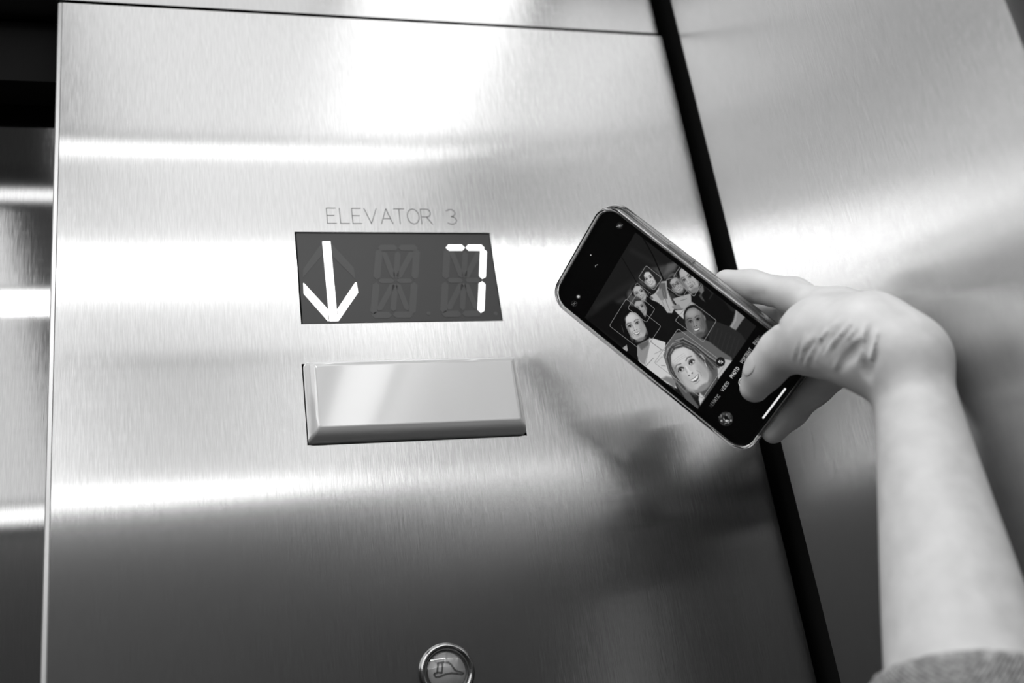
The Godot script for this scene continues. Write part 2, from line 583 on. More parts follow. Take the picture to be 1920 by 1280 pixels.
	area([Vector2(356.9, 428.6), Vector2(342.2, 458), Vector2(341, 441.7), Vector2(346.6, 426.6)], 64, 2)
	line([Vector2(387.4, 437.5), Vector2(383.9, 462.5), Vector2(361, 463.1)], 4, 40, 3)
	area([Vector2(364.1, 415.4), Vector2(388.5, 416.9), Vector2(372.2, 433.1), Vector2(354.6, 433)], 104, 3)
	area([Vector2(385.1, 515.3), Vector2(398.7, 548.4), Vector2(382, 562.1), Vector2(373.6, 548.1)], 30, 4)
	area([Vector2(395.6, 551.8), Vector2(399.5, 572.9), Vector2(399.4, 598), Vector2(372.2, 595.1), Vector2(330.2, 596.1), Vector2(318.4, 572.8), Vector2(353.1, 569.9), Vector2(378.6, 561.5)], 126, 2.4)
	line([Vector2(385.4, 562.7), Vector2(357.5, 575.3), Vector2(327.4, 578.2)], 4.8, 152, 4)
	oval(Vector2(384.2, 346.6), Vector2(31.7, 14.1), Vector2(-13.6, 31.4), 26, 3)
	oval(Vector2(401.1, 378.9), Vector2(3.9, 1.7), Vector2(-4, 9.2), 110, 1.6)
	oval(Vector2(371.3, 368.3), Vector2(28.4, 12.5), Vector2(-18.2, 41.8), 158, 2.4)
	oval(Vector2(347.7, 370.4), Vector2(10.3, 4.5), Vector2(-5.5, 12.6), 168, 6)
	oval(Vector2(379, 384.1), Vector2(10.2, 4.5), Vector2(-5.4, 12.5), 164, 6)
	oval(Vector2(379.6, 344.6), Vector2(14.2, 6.3), Vector2(-5.1, 11.7), 170, 6)
	oval(Vector2(346.7, 362.5), Vector2(4.6, 2), Vector2(-10.9, 25.2), 114, 5)
	oval(Vector2(393.8, 383.2), Vector2(3.9, 1.7), Vector2(-10.9, 25), 104, 5)
	oval(Vector2(353.5, 409.3), Vector2(14.2, 6.2), Vector2(-2.2, 5), 111, 4)
	oval(Vector2(358.5, 355.7), Vector2(6.8, 3), Vector2(-2.2, 5), 114, 2.4)
	oval(Vector2(358.1, 356.5), Vector2(4.8, 2.1), Vector2(-1.1, 2.5), 155, 1.6)
	oval(Vector2(358.1, 356.5), Vector2(2.6, 1.1), Vector2(-1.3, 2.9), 30, 1.6)
	line([Vector2(352.3, 354.4), Vector2(357.1, 352.6), Vector2(362.3, 354.9), Vector2(364, 359.6)], 1.6, 38, 1)
	line([Vector2(353.8, 346.1), Vector2(360.8, 345.7), Vector2(367.9, 351.3)], 2.2, 84, 2)
	line([Vector2(352, 358.8), Vector2(360.9, 362.7)], 1.2, 126, 1.6)
	oval(Vector2(382.4, 366.2), Vector2(6.8, 3), Vector2(-2.2, 5), 114, 2.4)
	oval(Vector2(382, 367.1), Vector2(4.8, 2.1), Vector2(-1.1, 2.5), 155, 1.6)
	oval(Vector2(382, 367.1), Vector2(2.5, 1.1), Vector2(-1.3, 2.9), 30, 1.6)
	line([Vector2(376.2, 365), Vector2(381, 363.1), Vector2(386.1, 365.4), Vector2(387.8, 370.1)], 1.6, 38, 1)
	line([Vector2(377.7, 356.7), Vector2(384.7, 356.3), Vector2(391.7, 361.9)], 2.2, 84, 2)
	line([Vector2(376, 369.4), Vector2(384.7, 373.2)], 1.2, 126, 1.6)
	line([Vector2(365.3, 360.7), Vector2(359, 370.9)], 1.9, 134, 2.4)
	line([Vector2(368.6, 362.1), Vector2(363.6, 371.9)], 3.1, 180, 2.4)
	oval(Vector2(361.6, 374), Vector2(4.6, 2), Vector2(-1.3, 2.9), 172, 2)
	oval(Vector2(356.9, 374.7), Vector2(1.7, 0.7), Vector2(-0.5, 1.3), 79, 1.2)
	oval(Vector2(364.3, 377.9), Vector2(1.7, 0.7), Vector2(-0.5, 1.3), 79, 1.2)
	line([Vector2(349.8, 372.8), Vector2(344.4, 377.5), Vector2(343.6, 384.1)], 1.6, 118, 2)
	line([Vector2(373.7, 383.3), Vector2(374, 390.4), Vector2(369.8, 395.5)], 1.6, 114, 2)
	area([Vector2(352.2, 380.9), Vector2(353.2, 382.3), Vector2(358.7, 385.2), Vector2(364.6, 387.3), Vector2(366.3, 387), Vector2(362.6, 393.4), Vector2(355.4, 392.7), Vector2(350.1, 387.9)], 82, 1.6)
	area([Vector2(352.8, 382.4), Vector2(358.3, 386.2), Vector2(364.8, 387.6), Vector2(362.9, 391.2), Vector2(356.7, 389.8), Vector2(351.5, 386.3)], 150, 1)
	line([Vector2(349.2, 391.5), Vector2(354.4, 395.2), Vector2(360.6, 396.5)], 1.6, 130, 2)
	line([Vector2(354.8, 336), Vector2(373.5, 320.3), Vector2(397.4, 324), Vector2(410.3, 340.8), Vector2(406.8, 364.1)], 6.8, 24, 2.4)
	oval(Vector2(352.1, 404.7), Vector2(17.1, 7.4), Vector2(-2.9, 6.7), 118, 4)
	oval(Vector2(326, 343.4), Vector2(21.3, 7.9), Vector2(-9.7, 28.2), 150, 2.4)
	oval(Vector2(311.4, 345.9), Vector2(7.7, 2.8), Vector2(-2.9, 8.5), 160, 6)
	oval(Vector2(334.9, 354.6), Vector2(7.7, 2.8), Vector2(-2.9, 8.4), 156, 6)
	oval(Vector2(331.1, 327.8), Vector2(10.7, 4), Vector2(-2.7, 7.9), 162, 6)
	oval(Vector2(307.9, 339.9), Vector2(3.4, 1.3), Vector2(-5.8, 16.9), 108, 5)
	oval(Vector2(343.3, 353), Vector2(3, 1.1), Vector2(-5.8, 16.8), 99, 5)
	oval(Vector2(316.5, 371), Vector2(10.7, 3.9), Vector2(-1.2, 3.4), 105, 4)
	oval(Vector2(317.9, 336), Vector2(5.1, 1.9), Vector2(-1.2, 3.4), 108, 2.4)
	oval(Vector2(317.7, 336.5), Vector2(3.6, 1.3), Vector2(-0.6, 1.7), 147, 1.6)
	oval(Vector2(317.7, 336.5), Vector2(1.9, 0.7), Vector2(-0.7, 2), 29, 1.6)
	line([Vector2(313.4, 335.2), Vector2(316.7, 333.9), Vector2(320.5, 335.4), Vector2(322.1, 338.5)], 1.1, 36, 1)
	line([Vector2(313.8, 329.7), Vector2(318.8, 329.3), Vector2(324.3, 332.9)], 1.6, 84, 2)
	line([Vector2(313.6, 338.2), Vector2(320.2, 340.6)], 0.9, 120, 1.6)
	oval(Vector2(335.9, 342.6), Vector2(5.1, 1.9), Vector2(-1.2, 3.4), 108, 2.4)
	oval(Vector2(335.7, 343.2), Vector2(3.6, 1.3), Vector2(-0.6, 1.7), 147, 1.6)
	oval(Vector2(335.7, 343.2), Vector2(1.9, 0.7), Vector2(-0.7, 2), 29, 1.6)
	line([Vector2(331.3, 341.9), Vector2(334.6, 340.6), Vector2(338.5, 342), Vector2(340, 345.1)], 1.1, 36, 1)
	line([Vector2(331.8, 336.3), Vector2(336.7, 335.9), Vector2(342.2, 339.6)], 1.6, 84, 2)
	line([Vector2(331.5, 344.8), Vector2(338.1, 347.2)], 0.9, 120, 1.6)
	line([Vector2(323.8, 339.4), Vector2(320.8, 346.5)], 1.3, 128, 2.4)
	line([Vector2(326.7, 340.5), Vector2(324.3, 347.2)], 2.2, 172, 2.4)
	oval(Vector2(323.3, 348.7), Vector2(3.4, 1.3), Vector2(-0.7, 2), 164, 2)
	oval(Vector2(320, 349.3), Vector2(1.3, 0.5), Vector2(-0.3, 0.8), 75, 1.2)
	oval(Vector2(325.5, 351.3), Vector2(1.3, 0.5), Vector2(-0.3, 0.8), 75, 1.2)
	line([Vector2(313.7, 347.8), Vector2(310.2, 350.9), Vector2(310.2, 355.3)], 1.1, 112, 2)
	line([Vector2(331.7, 354.4), Vector2(332.4, 359.1), Vector2(329.8, 362.5)], 1.1, 108, 2)
	area([Vector2(313.7, 352.2), Vector2(316.9, 354), Vector2(321.1, 355.9), Vector2(325.4, 357.1), Vector2(329, 357.8), Vector2(324.5, 361.2), Vector2(319.3, 360.9), Vector2(315.1, 357.8)], 78, 1.6)
	area([Vector2(314.6, 353.3), Vector2(320.8, 356.6), Vector2(327.6, 358.1), Vector2(324.5, 359.8), Vector2(320, 359), Vector2(316, 356.7)], 200, 1)
	line([Vector2(314.8, 360.2), Vector2(318.8, 362.6), Vector2(323.3, 363.3)], 1.1, 123, 2)
	line([Vector2(306.6, 333.1), Vector2(314.6, 316.9), Vector2(331.4, 313.6), Vector2(345.3, 322)], 6.7, 34, 2)
	oval(Vector2(317.3, 337), Vector2(7.7, 2.8), Vector2(-1.8, 5.4), 60, 1.2)
	oval(Vector2(317.3, 337), Vector2(6.4, 2.4), Vector2(-1.5, 4.2), 142, 1.2)
	oval(Vector2(317.3, 337), Vector2(2.6, 0.9), Vector2(-0.8, 2.3), 50, 1.2)
	oval(Vector2(335, 343.6), Vector2(7.7, 2.8), Vector2(-1.8, 5.3), 60, 1.2)
	oval(Vector2(335, 343.6), Vector2(6.4, 2.4), Vector2(-1.4, 4.2), 142, 1.2)
	oval(Vector2(335, 343.6), Vector2(2.6, 0.9), Vector2(-0.8, 2.3), 50, 1.2)
	line([Vector2(325, 339.2), Vector2(328.2, 340.4)], 1.8, 50, 1)
	oval(Vector2(215.7, 238.6), Vector2(27.7, 15.7), Vector2(-15.8, 27.1), 40, 4)
	oval(Vector2(189.1, 235.6), Vector2(19.4, 9.1), Vector2(-10.7, 23.6), 70, 6)
	oval(Vector2(214.4, 249), Vector2(22.4, 12.1), Vector2(-14.8, 26.6), 160, 2.4)
	oval(Vector2(199.7, 249.7), Vector2(8.1, 4.4), Vector2(-4.4, 8), 170, 6)
	oval(Vector2(224.3, 263.1), Vector2(8, 4.3), Vector2(-4.4, 7.9), 166, 6)
	oval(Vector2(223.2, 234.8), Vector2(11.2, 6.1), Vector2(-4.1, 7.4), 172, 6)
	oval(Vector2(194.9, 242), Vector2(3.6, 2), Vector2(-8.9, 16), 115, 5)
	oval(Vector2(232.1, 262.1), Vector2(3.1, 1.7), Vector2(-8.8, 15.9), 106, 5)
	oval(Vector2(199.9, 275.1), Vector2(11.2, 6), Vector2(-1.8, 3.2), 112, 4)
	oval(Vector2(208.4, 240.9), Vector2(5.4, 2.9), Vector2(-1.8, 3.2), 115, 2.4)
	oval(Vector2(208.1, 241.5), Vector2(3.8, 2.1), Vector2(-0.9, 1.6), 157, 1.6)
	oval(Vector2(208.1, 241.5), Vector2(2, 1.1), Vector2(-1, 1.9), 32, 1.6)
	line([Vector2(203.4, 239.3), Vector2(207.3, 238.6), Vector2(211.3, 240.8), Vector2(212.6, 244.3)], 1.2, 40, 1)
	line([Vector2(204.8, 233.8), Vector2(210.3, 234.4), Vector2(215.8, 239.1)], 1.7, 87, 2)
	line([Vector2(203.2, 242.3), Vector2(210.2, 246.1)], 1, 128, 1.6)
	oval(Vector2(227.1, 251.2), Vector2(5.3, 2.9), Vector2(-1.8, 3.2), 115, 2.4)
	oval(Vector2(226.8, 251.7), Vector2(3.8, 2.1), Vector2(-0.9, 1.6), 157, 1.6)
	oval(Vector2(226.8, 251.7), Vector2(2, 1.1), Vector2(-1, 1.9), 32, 1.6)
	line([Vector2(222.2, 249.5), Vector2(226.1, 248.9), Vector2(230.1, 251), Vector2(231.4, 254.5)], 1.2, 40, 1)
	line([Vector2(223.6, 244), Vector2(229.1, 244.6), Vector2(234.5, 249.3)], 1.7, 87, 2)
	line([Vector2(222, 252.5), Vector2(228.9, 256.3)], 1, 128, 1.6)
	line([Vector2(214.9, 245.9), Vector2(211, 252.8)], 1.4, 136, 2.4)
	line([Vector2(218.3, 247.7), Vector2(215, 254.2)], 2.4, 182, 2.4)
	oval(Vector2(213.8, 255.7), Vector2(3.6, 1.9), Vector2(-1, 1.9), 174, 2)
	oval(Vector2(210.1, 255.5), Vector2(1.3, 0.7), Vector2(-0.4, 0.8), 80, 1.2)
	oval(Vector2(215.9, 258.7), Vector2(1.3, 0.7), Vector2(-0.4, 0.8), 80, 1.2)
	line([Vector2(202.5, 252.3), Vector2(198.2, 254.8), Vector2(197.5, 259.3)], 1.2, 120, 2)
	line([Vector2(221.3, 262.5), Vector2(221.5, 267.4), Vector2(218.1, 270.4)], 1.2, 115, 2)
	area([Vector2(201.8, 256.8), Vector2(205.1, 259.3), Vector2(209.4, 261.9), Vector2(214.1, 264.1), Vector2(217.9, 265.5), Vector2(212.4, 268), Vector2(206.8, 266.7), Vector2(202.6, 262.7)], 83, 1.6)
	area([Vector2(202.7, 258.1), Vector2(209.1, 262.6), Vector2(216.4, 265.5), Vector2(212.7, 266.6), Vector2(207.8, 264.9), Vector2(203.7, 261.8)], 190, 1)
	line([Vector2(201.9, 265.1), Vector2(205.9, 268.3), Vector2(210.8, 269.9)], 1.2, 131, 2)
	line([Vector2(189.7, 246.1), Vector2(194.9, 231.5), Vector2(211.3, 217.9), Vector2(230.6, 219.8), Vector2(242.5, 235), Vector2(239.2, 259.1), Vector2(228.6, 280.9)], 7.2, 26, 2.4)
	oval(Vector2(177.6, 254.8), Vector2(21.4, 9.9), Vector2(-10, 21.9), 74, 4)
	area([Vector2(223.5, 275.8), Vector2(223, 294.1), Vector2(228, 326.7), Vector2(202.3, 324.9), Vector2(153.6, 325.2), Vector2(151.1, 314.7), Vector2(180.5, 305.5)], 12, 2)
	oval(Vector2(170.7, 279.7), Vector2(20.4, 11.7), Vector2(-16.9, 27.6), 150, 2.4)
	oval(Vector2(155.6, 280.4), Vector2(7.4, 4.2), Vector2(-5.1, 8.3), 160, 6)
	oval(Vector2(178.1, 293.2), Vector2(7.3, 4.2), Vector2(-5.1, 8.3), 156, 6)
	oval(Vector2(180.2, 264.6), Vector2(10.2, 5.9), Vector2(-4.7, 7.7), 162, 6)
	oval(Vector2(152.6, 273.1), Vector2(3.3, 1.9), Vector2(-10.2, 16.6), 108, 5)
	oval(Vector2(186.5, 292.4), Vector2(2.8, 1.6), Vector2(-10.1, 16.5), 99, 5)
	oval(Vector2(154.1, 306.7), Vector2(10.2, 5.8), Vector2(-2, 3.3), 105, 4)
	oval(Vector2(164.9, 271.1), Vector2(4.9, 2.8), Vector2(-2, 3.3), 108, 2.4)
	oval(Vector2(164.6, 271.7), Vector2(3.5, 2), Vector2(-1, 1.7), 147, 1.6)
	oval(Vector2(164.6, 271.7), Vector2(1.8, 1.1), Vector2(-1.2, 1.9), 30, 1.6)
	line([Vector2(160.3, 269.6), Vector2(164.1, 268.8), Vector2(167.8, 270.9), Vector2(168.7, 274.4)], 1.1, 38, 1)
	line([Vector2(162.1, 263.9), Vector2(167.4, 264.3), Vector2(172.3, 269)], 1.5, 82, 2)
	line([Vector2(159.8, 272.7), Vector2(166.1, 276.3)], 0.9, 120, 1.6)
	oval(Vector2(182, 280.9), Vector2(4.9, 2.8), Vector2(-2, 3.3), 108, 2.4)
	oval(Vector2(181.7, 281.5), Vector2(3.5, 2), Vector2(-1, 1.7), 147, 1.6)
	oval(Vector2(181.7, 281.5), Vector2(1.8, 1), Vector2(-1.2, 1.9), 30, 1.6)
	line([Vector2(177.4, 279.4), Vector2(181.2, 278.6), Vector2(184.9, 280.7), Vector2(185.7, 284.2)], 1.1, 38, 1)
	line([Vector2(179.2, 273.7), Vector2(184.5, 274.2), Vector2(189.3, 278.8)], 1.5, 82, 2)
	line([Vector2(176.9, 282.5), Vector2(183.2, 286.1)], 0.9, 120, 1.6)
	line([Vector2(170.5, 275.8), Vector2(165.8, 282.8)], 1.3, 128, 2.4)
	line([Vector2(173.4, 277.5), Vector2(169.4, 284.2)], 2.2, 172, 2.4)
	oval(Vector2(168, 285.6), Vector2(3.3, 1.9), Vector2(-1.2, 1.9), 164, 2)
	oval(Vector2(164.5, 285.6), Vector2(1.2, 0.7), Vector2(-0.5, 0.8), 75, 1.2)
	oval(Vector2(169.8, 288.6), Vector2(1.2, 0.7), Vector2(-0.5, 0.8), 75, 1.2)
	line([Vector2(157.9, 282.8), Vector2(153.5, 285.5), Vector2(152.4, 290.1)], 1.1, 112, 2)
	line([Vector2(175, 292.6), Vector2(174.7, 297.6), Vector2(171.1, 300.8)], 1.1, 108, 2)
	area([Vector2(156.4, 287.1), Vector2(159.7, 289.8), Vector2(163.6, 292.4), Vector2(167.9, 294.4), Vector2(171.9, 296), Vector2(165.9, 298.5), Vector2(160.6, 297.4), Vector2(156.9, 293.4)], 78, 1.6)
	area([Vector2(157.1, 288.5), Vector2(163.2, 293.1), Vector2(170.3, 296), Vector2(166.3, 297.1), Vector2(161.8, 295.4), Vector2(158.1, 292.4)], 185, 1)
	line([Vector2(156, 295.9), Vector2(159.6, 299), Vector2(164.1, 300.5)], 1.1, 123, 2)
	line([Vector2(148.5, 270.7), Vector2(164.3, 251.7), Vector2(183.8, 249.1), Vector2(197.2, 263.2)], 6.2, 52, 2.8)
	area([Vector2(188.7, 300.4), Vector2(173.9, 327.6), Vector2(142.5, 323), Vector2(143.8, 313.2), Vector2(161.8, 312.6)], 12, 2.4)
	area([Vector2(288.9, 491.2), Vector2(312.3, 528.6), Vector2(326.2, 571.7), Vector2(331, 617.9), Vector2(319.9, 647.6), Vector2(227.8, 647.2), Vector2(210.2, 594.8), Vector2(235.8, 543.8)], 37, 2.4)
	line([Vector2(289.7, 527.3), Vector2(235.8, 543.8)], 2.4, 46, 3)
	line([Vector2(293.3, 543.3), Vector2(237.2, 560.1)], 2.4, 46, 3)
	line([Vector2(296.8, 559.2), Vector2(238.7, 576.3)], 2.4, 46, 3)
	line([Vector2(300.3, 575), Vector2(240.1, 592.6)], 2.4, 46, 3)
	line([Vector2(303.8, 590.8), Vector2(241.5, 608.7)], 2.4, 46, 3)
	line([Vector2(307.3, 606.6), Vector2(243, 624.8)], 2.4, 46, 3)
	line([Vector2(310.7, 622.3), Vector2(244.4, 640.9)], 2.4, 46, 3)
	oval(Vector2(270.6, 456.9), Vector2(31.7, 23.1), Vector2(-29.4, 34.8), 24, 2.4)
	oval(Vector2(293.5, 484.9), Vector2(3.9, 2.7), Vector2(-6.5, 8), 118, 1.6)
	oval(Vector2(260.7, 466.9), Vector2(30.4, 21.3), Vector2(-32.8, 40.2), 122, 2.4)
	oval(Vector2(233.9, 463.9), Vector2(11, 7.7), Vector2(-9.9, 12.1), 132, 6)
	oval(Vector2(267.4, 487.4), Vector2(10.9, 7.6), Vector2(-9.8, 12.1), 128, 6)
	oval(Vector2(277.8, 444.1), Vector2(15.1, 10.7), Vector2(-9.2, 11.3), 134, 6)
	oval(Vector2(233, 453.8), Vector2(4.9, 3.4), Vector2(-19.8, 24.2), 88, 5)
	oval(Vector2(283.4, 489.1), Vector2(4.2, 3), Vector2(-19.5, 24.1), 81, 5)
	oval(Vector2(228.5, 506.4), Vector2(15.3, 10.6), Vector2(-3.9, 4.8), 85, 4)
	oval(Vector2(250.7, 451), Vector2(7.3, 5.2), Vector2(-3.9, 4.8), 88, 2.4)
	oval(Vector2(250, 451.8), Vector2(5.2, 3.6), Vector2(-2, 2.4), 120, 1.6)
	oval(Vector2(250, 451.8), Vector2(2.7, 1.9), Vector2(-2.3, 2.8), 18, 1.6)
	line([Vector2(243.6, 447.9), Vector2(249.9, 447.3), Vector2(255.4, 451.1), Vector2(256.1, 456.7)], 1.8, 22, 1)
	line([Vector2(247.7, 439.3), Vector2(256.1, 440.8), Vector2(262.9, 448.9)], 2.6, 61, 2)
	line([Vector2(242.1, 452.6), Vector2(251.6, 459.3)], 1.5, 98, 1.6)
	oval(Vector2(276.2, 468.9), Vector2(7.3, 5.1), Vector2(-3.9, 4.8), 88, 2.4)
	oval(Vector2(275.5, 469.7), Vector2(5.1, 3.6), Vector2(-2, 2.4), 120, 1.6)
	oval(Vector2(275.5, 469.7), Vector2(2.7, 1.9), Vector2(-2.3, 2.8), 18, 1.6)
	line([Vector2(269.1, 465.9), Vector2(275.4, 465.2), Vector2(280.8, 469), Vector2(281.5, 474.6)], 1.8, 22, 1)
	line([Vector2(273.2, 457.4), Vector2(281.5, 458.8), Vector2(288.4, 466.8)], 2.6, 61, 2)
	line([Vector2(267.7, 470.6), Vector2(277.1, 477.1)], 1.5, 98, 1.6)
	line([Vector2(257.9, 458.6), Vector2(248.3, 468.3)], 2.2, 104, 2.4)
	line([Vector2(261.8, 461.4), Vector2(253.6, 470.8)], 3.7, 144, 2.4)
	oval(Vector2(250.8, 472.6), Vector2(4.9, 3.4), Vector2(-2.3, 2.8), 136, 2)
	oval(Vector2(245.1, 472.1), Vector2(1.8, 1.3), Vector2(-1, 1.2), 61, 1.2)
	oval(Vector2(253, 477.6), Vector2(1.8, 1.3), Vector2(-1, 1.2), 61, 1.2)
	line([Vector2(236.3, 467.5), Vector2(228.6, 471.1), Vector2(225.9, 478)], 1.8, 92, 2)
	line([Vector2(261.9, 485.4), Vector2(260.4, 493.2), Vector2(254, 497.5)], 1.8, 88, 2)
	area([Vector2(232.3, 473.6), Vector2(237.8, 478.7), Vector2(243.6, 483.4), Vector2(250, 487.2), Vector2(256.7, 490.6), Vector2(246, 493.3), Vector2(237.6, 490.6), Vector2(232.6, 483.9)], 63, 1.6)
	area([Vector2(233.3, 475.9), Vector2(242.7, 484.4), Vector2(254.1, 490.4), Vector2(246.9, 491), Vector2(239.9, 487.8), Vector2(234.7, 482.5)], 225, 1)
	line([Vector2(230.5, 487.6), Vector2(235.7, 493), Vector2(242.8, 496.1)], 1.8, 100, 2)
	oval(Vector2(230.3, 467.8), Vector2(6.7, 4.7), Vector2(-14.8, 18.2), 96, 8)
	oval(Vector2(270.6, 492.7), Vector2(6.6, 4.6), Vector2(-14.7, 18.1), 92, 8)
	oval(Vector2(276.4, 438.7), Vector2(15.1, 10.7), Vector2(-7.2, 8.8), 152, 6)
	line([Vector2(236.7, 437.4), Vector2(257.8, 420.4), Vector2(285, 419.4), Vector2(303.9, 434.2), Vector2(306.5, 460.1)], 3.7, 28, 2.4)
	oval(Vector2(233.4, 503.4), Vector2(18.3, 12.7), Vector2(-5.3, 6.5), 80, 5)
	area([Vector2(59.7, 245.7), Vector2(125.9, 236), Vector2(155.2, 267.5), Vector2(149.5, 312.7), Vector2(115.6, 356.4), Vector2(73.3, 371.3), Vector2(-8.7, 368.6), Vector2(-4.9, 316.1), Vector2(31.9, 274.3)], 14, 5)
	area([Vector2(-3.7, 388.6), Vector2(78.5, 368.1), Vector2(105.3, 362.8), Vector2(129, 419.3), Vector2(98.2, 438.6), Vector2(52, 486.4), Vector2(13.9, 544.1), Vector2(4.6, 501.1), Vector2(3.7, 448.8), Vector2(1.7, 404.3)], 196, 2)
	area([Vector2(-2.9, 299.4), Vector2(24.2, 307.9), Vector2(9, 323.1), Vector2(-4.9, 316.1)], 150, 2)
	area([Vector2(16.2, 364.8), Vector2(6.3, 386.2), Vector2(4.3, 402.7), Vector2(-1.6, 391.1), Vector2(4.1, 374.1)], 170, 1.6)
	area([Vector2(48.1, 341.2), Vector2(98.1, 363.5), Vector2(79.5, 378.8), Vector2(7, 401.1), Vector2(4.2, 383.7), Vector2(16.7, 360.6)], 136, 2.4)
	area([Vector2(54.1, 341.3), Vector2(90.9, 364.2), Vector2(80, 374.7), Vector2(43, 363.5)], 92, 5)
	line([Vector2(101.7, 363.1), Vector2(94, 377.4), Vector2(95.6, 421.5), Vector2(103.4, 435.3)], 2, 110, 1.6)
	line([Vector2(84.7, 375.6), Vector2(36.9, 393.9), Vector2(1.5, 406.4)], 2, 150, 1.4)
	line([Vector2(66.1, 409.8), Vector2(93.1, 423.1)], 2, 150, 2)
	line([Vector2(50, 414.2), Vector2(18.1, 409.4), Vector2(1.5, 406.4)], 2, 120, 1.6)
	line([Vector2(45.4, 432.2), Vector2(72.5, 436), Vector2(85.4, 446.6)], 2.4, 160, 2.4)
	area([Vector2(5, 478.3), Vector2(25.4, 488), Vector2(44.9, 524.4), Vector2(7.5, 536.9), Vector2(11, 508.4)], 120, 6)
	line([Vector2(46.6, 452.2), Vector2(55.7, 465.2)], 2, 130, 1.6)
	oval(Vector2(111.4, 283.7), Vector2(43.6, 24.7), Vector2(-30, 49), 15, 3)
	area([Vector2(83, 237.3), Vector2(29.2, 309.7), Vector2(38.7, 333), Vector2(75.2, 281.2)], 14, 4)
	oval(Vector2(103.2, 297), Vector2(34.9, 19.7), Vector2(-27.2, 44.6), 172, 2.4)
	oval(Vector2(75.4, 296.3), Vector2(12.7, 7.1), Vector2(-8.2, 13.4), 182, 6)
	oval(Vector2(113.9, 317.9), Vector2(12.5, 7), Vector2(-8.2, 13.3), 178, 6)
	oval(Vector2(117.3, 272), Vector2(17.4, 9.9), Vector2(-7.6, 12.5), 184, 6)
	oval(Vector2(72.4, 285.7), Vector2(5.6, 3.2), Vector2(-16.4, 26.9), 124, 5)
	oval(Vector2(130.4, 318.3), Vector2(4.8, 2.7), Vector2(-16.3, 26.6), 114, 5)
	oval(Vector2(76.5, 340.7), Vector2(17.5, 9.7), Vector2(-3.3, 5.4), 120, 4)
	oval(Vector2(90.6, 281.5), Vector2(8.4, 4.8), Vector2(-3.3, 5.4), 124, 2.4)
	oval(Vector2(90.1, 282.4), Vector2(6, 3.4), Vector2(-1.6, 2.7), 169, 1.6)
	oval(Vector2(90.1, 282.4), Vector2(3.2, 1.8), Vector2(-1.9, 3.1), 24, 1.6)
	line([Vector2(82.8, 278.9), Vector2(89.2, 277.7), Vector2(95.5, 281.2), Vector2(97.1, 287)], 1.9, 30, 1)
	line([Vector2(85.6, 269.6), Vector2(94.5, 270.5), Vector2(103, 278.3)], 2.6, 88, 2)
	line([Vector2(82.1, 283.9), Vector2(92.9, 290)], 1.5, 138, 1.6)
	oval(Vector2(119.9, 298.1), Vector2(8.3, 4.7), Vector2(-3.3, 5.3), 124, 2.4)
	oval(Vector2(119.4, 299), Vector2(5.9, 3.3), Vector2(-1.6, 2.7), 169, 1.6)
	oval(Vector2(119.4, 299), Vector2(3.1, 1.8), Vector2(-1.9, 3.1), 24, 1.6)
	line([Vector2(112.2, 295.5), Vector2(118.5, 294.3), Vector2(124.8, 297.8), Vector2(126.4, 303.5)], 1.9, 30, 1)
	line([Vector2(115, 286.3), Vector2(123.8, 287.1), Vector2(132.2, 294.8)], 2.6, 88, 2)
	line([Vector2(111.5, 300.5), Vector2(122.2, 306.5)], 1.5, 138, 1.6)
	line([Vector2(99.5, 288.9), Vector2(91.2, 299.8)], 2.2, 146, 2.4)
	line([Vector2(104, 291.5), Vector2(97.1, 302)], 3.7, 194, 2.4)
	oval(Vector2(94.6, 304.2), Vector2(5.6, 3.1), Vector2(-1.9, 3.1), 186, 2)
	oval(Vector2(88.6, 304.1), Vector2(2.1, 1.2), Vector2(-0.8, 1.3), 86, 1.2)
	oval(Vector2(97.7, 309.2), Vector2(2.1, 1.2), Vector2(-0.8, 1.3), 86, 1.2)
	line([Vector2(78.6, 300), Vector2(71.2, 304.2), Vector2(69.5, 311.7)], 1.9, 129, 2)
	line([Vector2(108, 316.4), Vector2(107.7, 324.6), Vector2(101.8, 329.7)], 1.9, 124, 2)
	area([Vector2(76.2, 307), Vector2(82, 311.4), Vector2(88.7, 315.8), Vector2(96, 319.3), Vector2(102.8, 321.9), Vector2(92.8, 325.9), Vector2(83.8, 323.8), Vector2(77.4, 317.3)], 89, 1.6)
	area([Vector2(77.5, 309.2), Vector2(88, 316.9), Vector2(100.1, 321.9), Vector2(93.4, 323.5), Vector2(85.7, 320.7), Vector2(79.4, 315.7)], 215, 1)
	line([Vector2(75.9, 321.3), Vector2(82.1, 326.5), Vector2(90, 329.1)], 1.9, 141, 2)
	oval(Vector2(116.7, 322.5), Vector2(9.7, 5.5), Vector2(-12.2, 20), 150, 8)
	line([Vector2(54.4, 299.6), Vector2(75.6, 263.4), Vector2(105.5, 247.2), Vector2(137.2, 249.1), Vector2(153.7, 271.8), Vector2(148.8, 304.9), Vector2(128.6, 341.1), Vector2(109.9, 366.3)], 11.8, 13, 2.4)
	oval(Vector2(114.9, 266.4), Vector2(15.7, 8.9), Vector2(-6, 9.8), 196, 6)
	line([Vector2(54.7, 275.7), Vector2(72, 255.3)], 2.2, 62, 1.6)
	area([Vector2(82.6, 442.4), Vector2(120.9, 425), Vector2(181.2, 430.5), Vector2(218.3, 463), Vector2(224.7, 508), Vector2(235.9, 546.2), Vector2(236, 591.3), Vector2(240, 636.7), Vector2(226.8, 645.4), Vector2(192.4, 629.3), Vector2(146.7, 633.1), Vector2(93.2, 628.5), Vector2(57.3, 612), Vector2(27.4, 578), Vector2(35.4, 512.5), Vector2(57.6, 471.6)], 92, 3)
	area([Vector2(24.7, 529.4), Vector2(39.5, 567), Vector2(13.4, 640.2), Vector2(0.1, 643.7), Vector2(2.2, 590.6)], 82, 4)
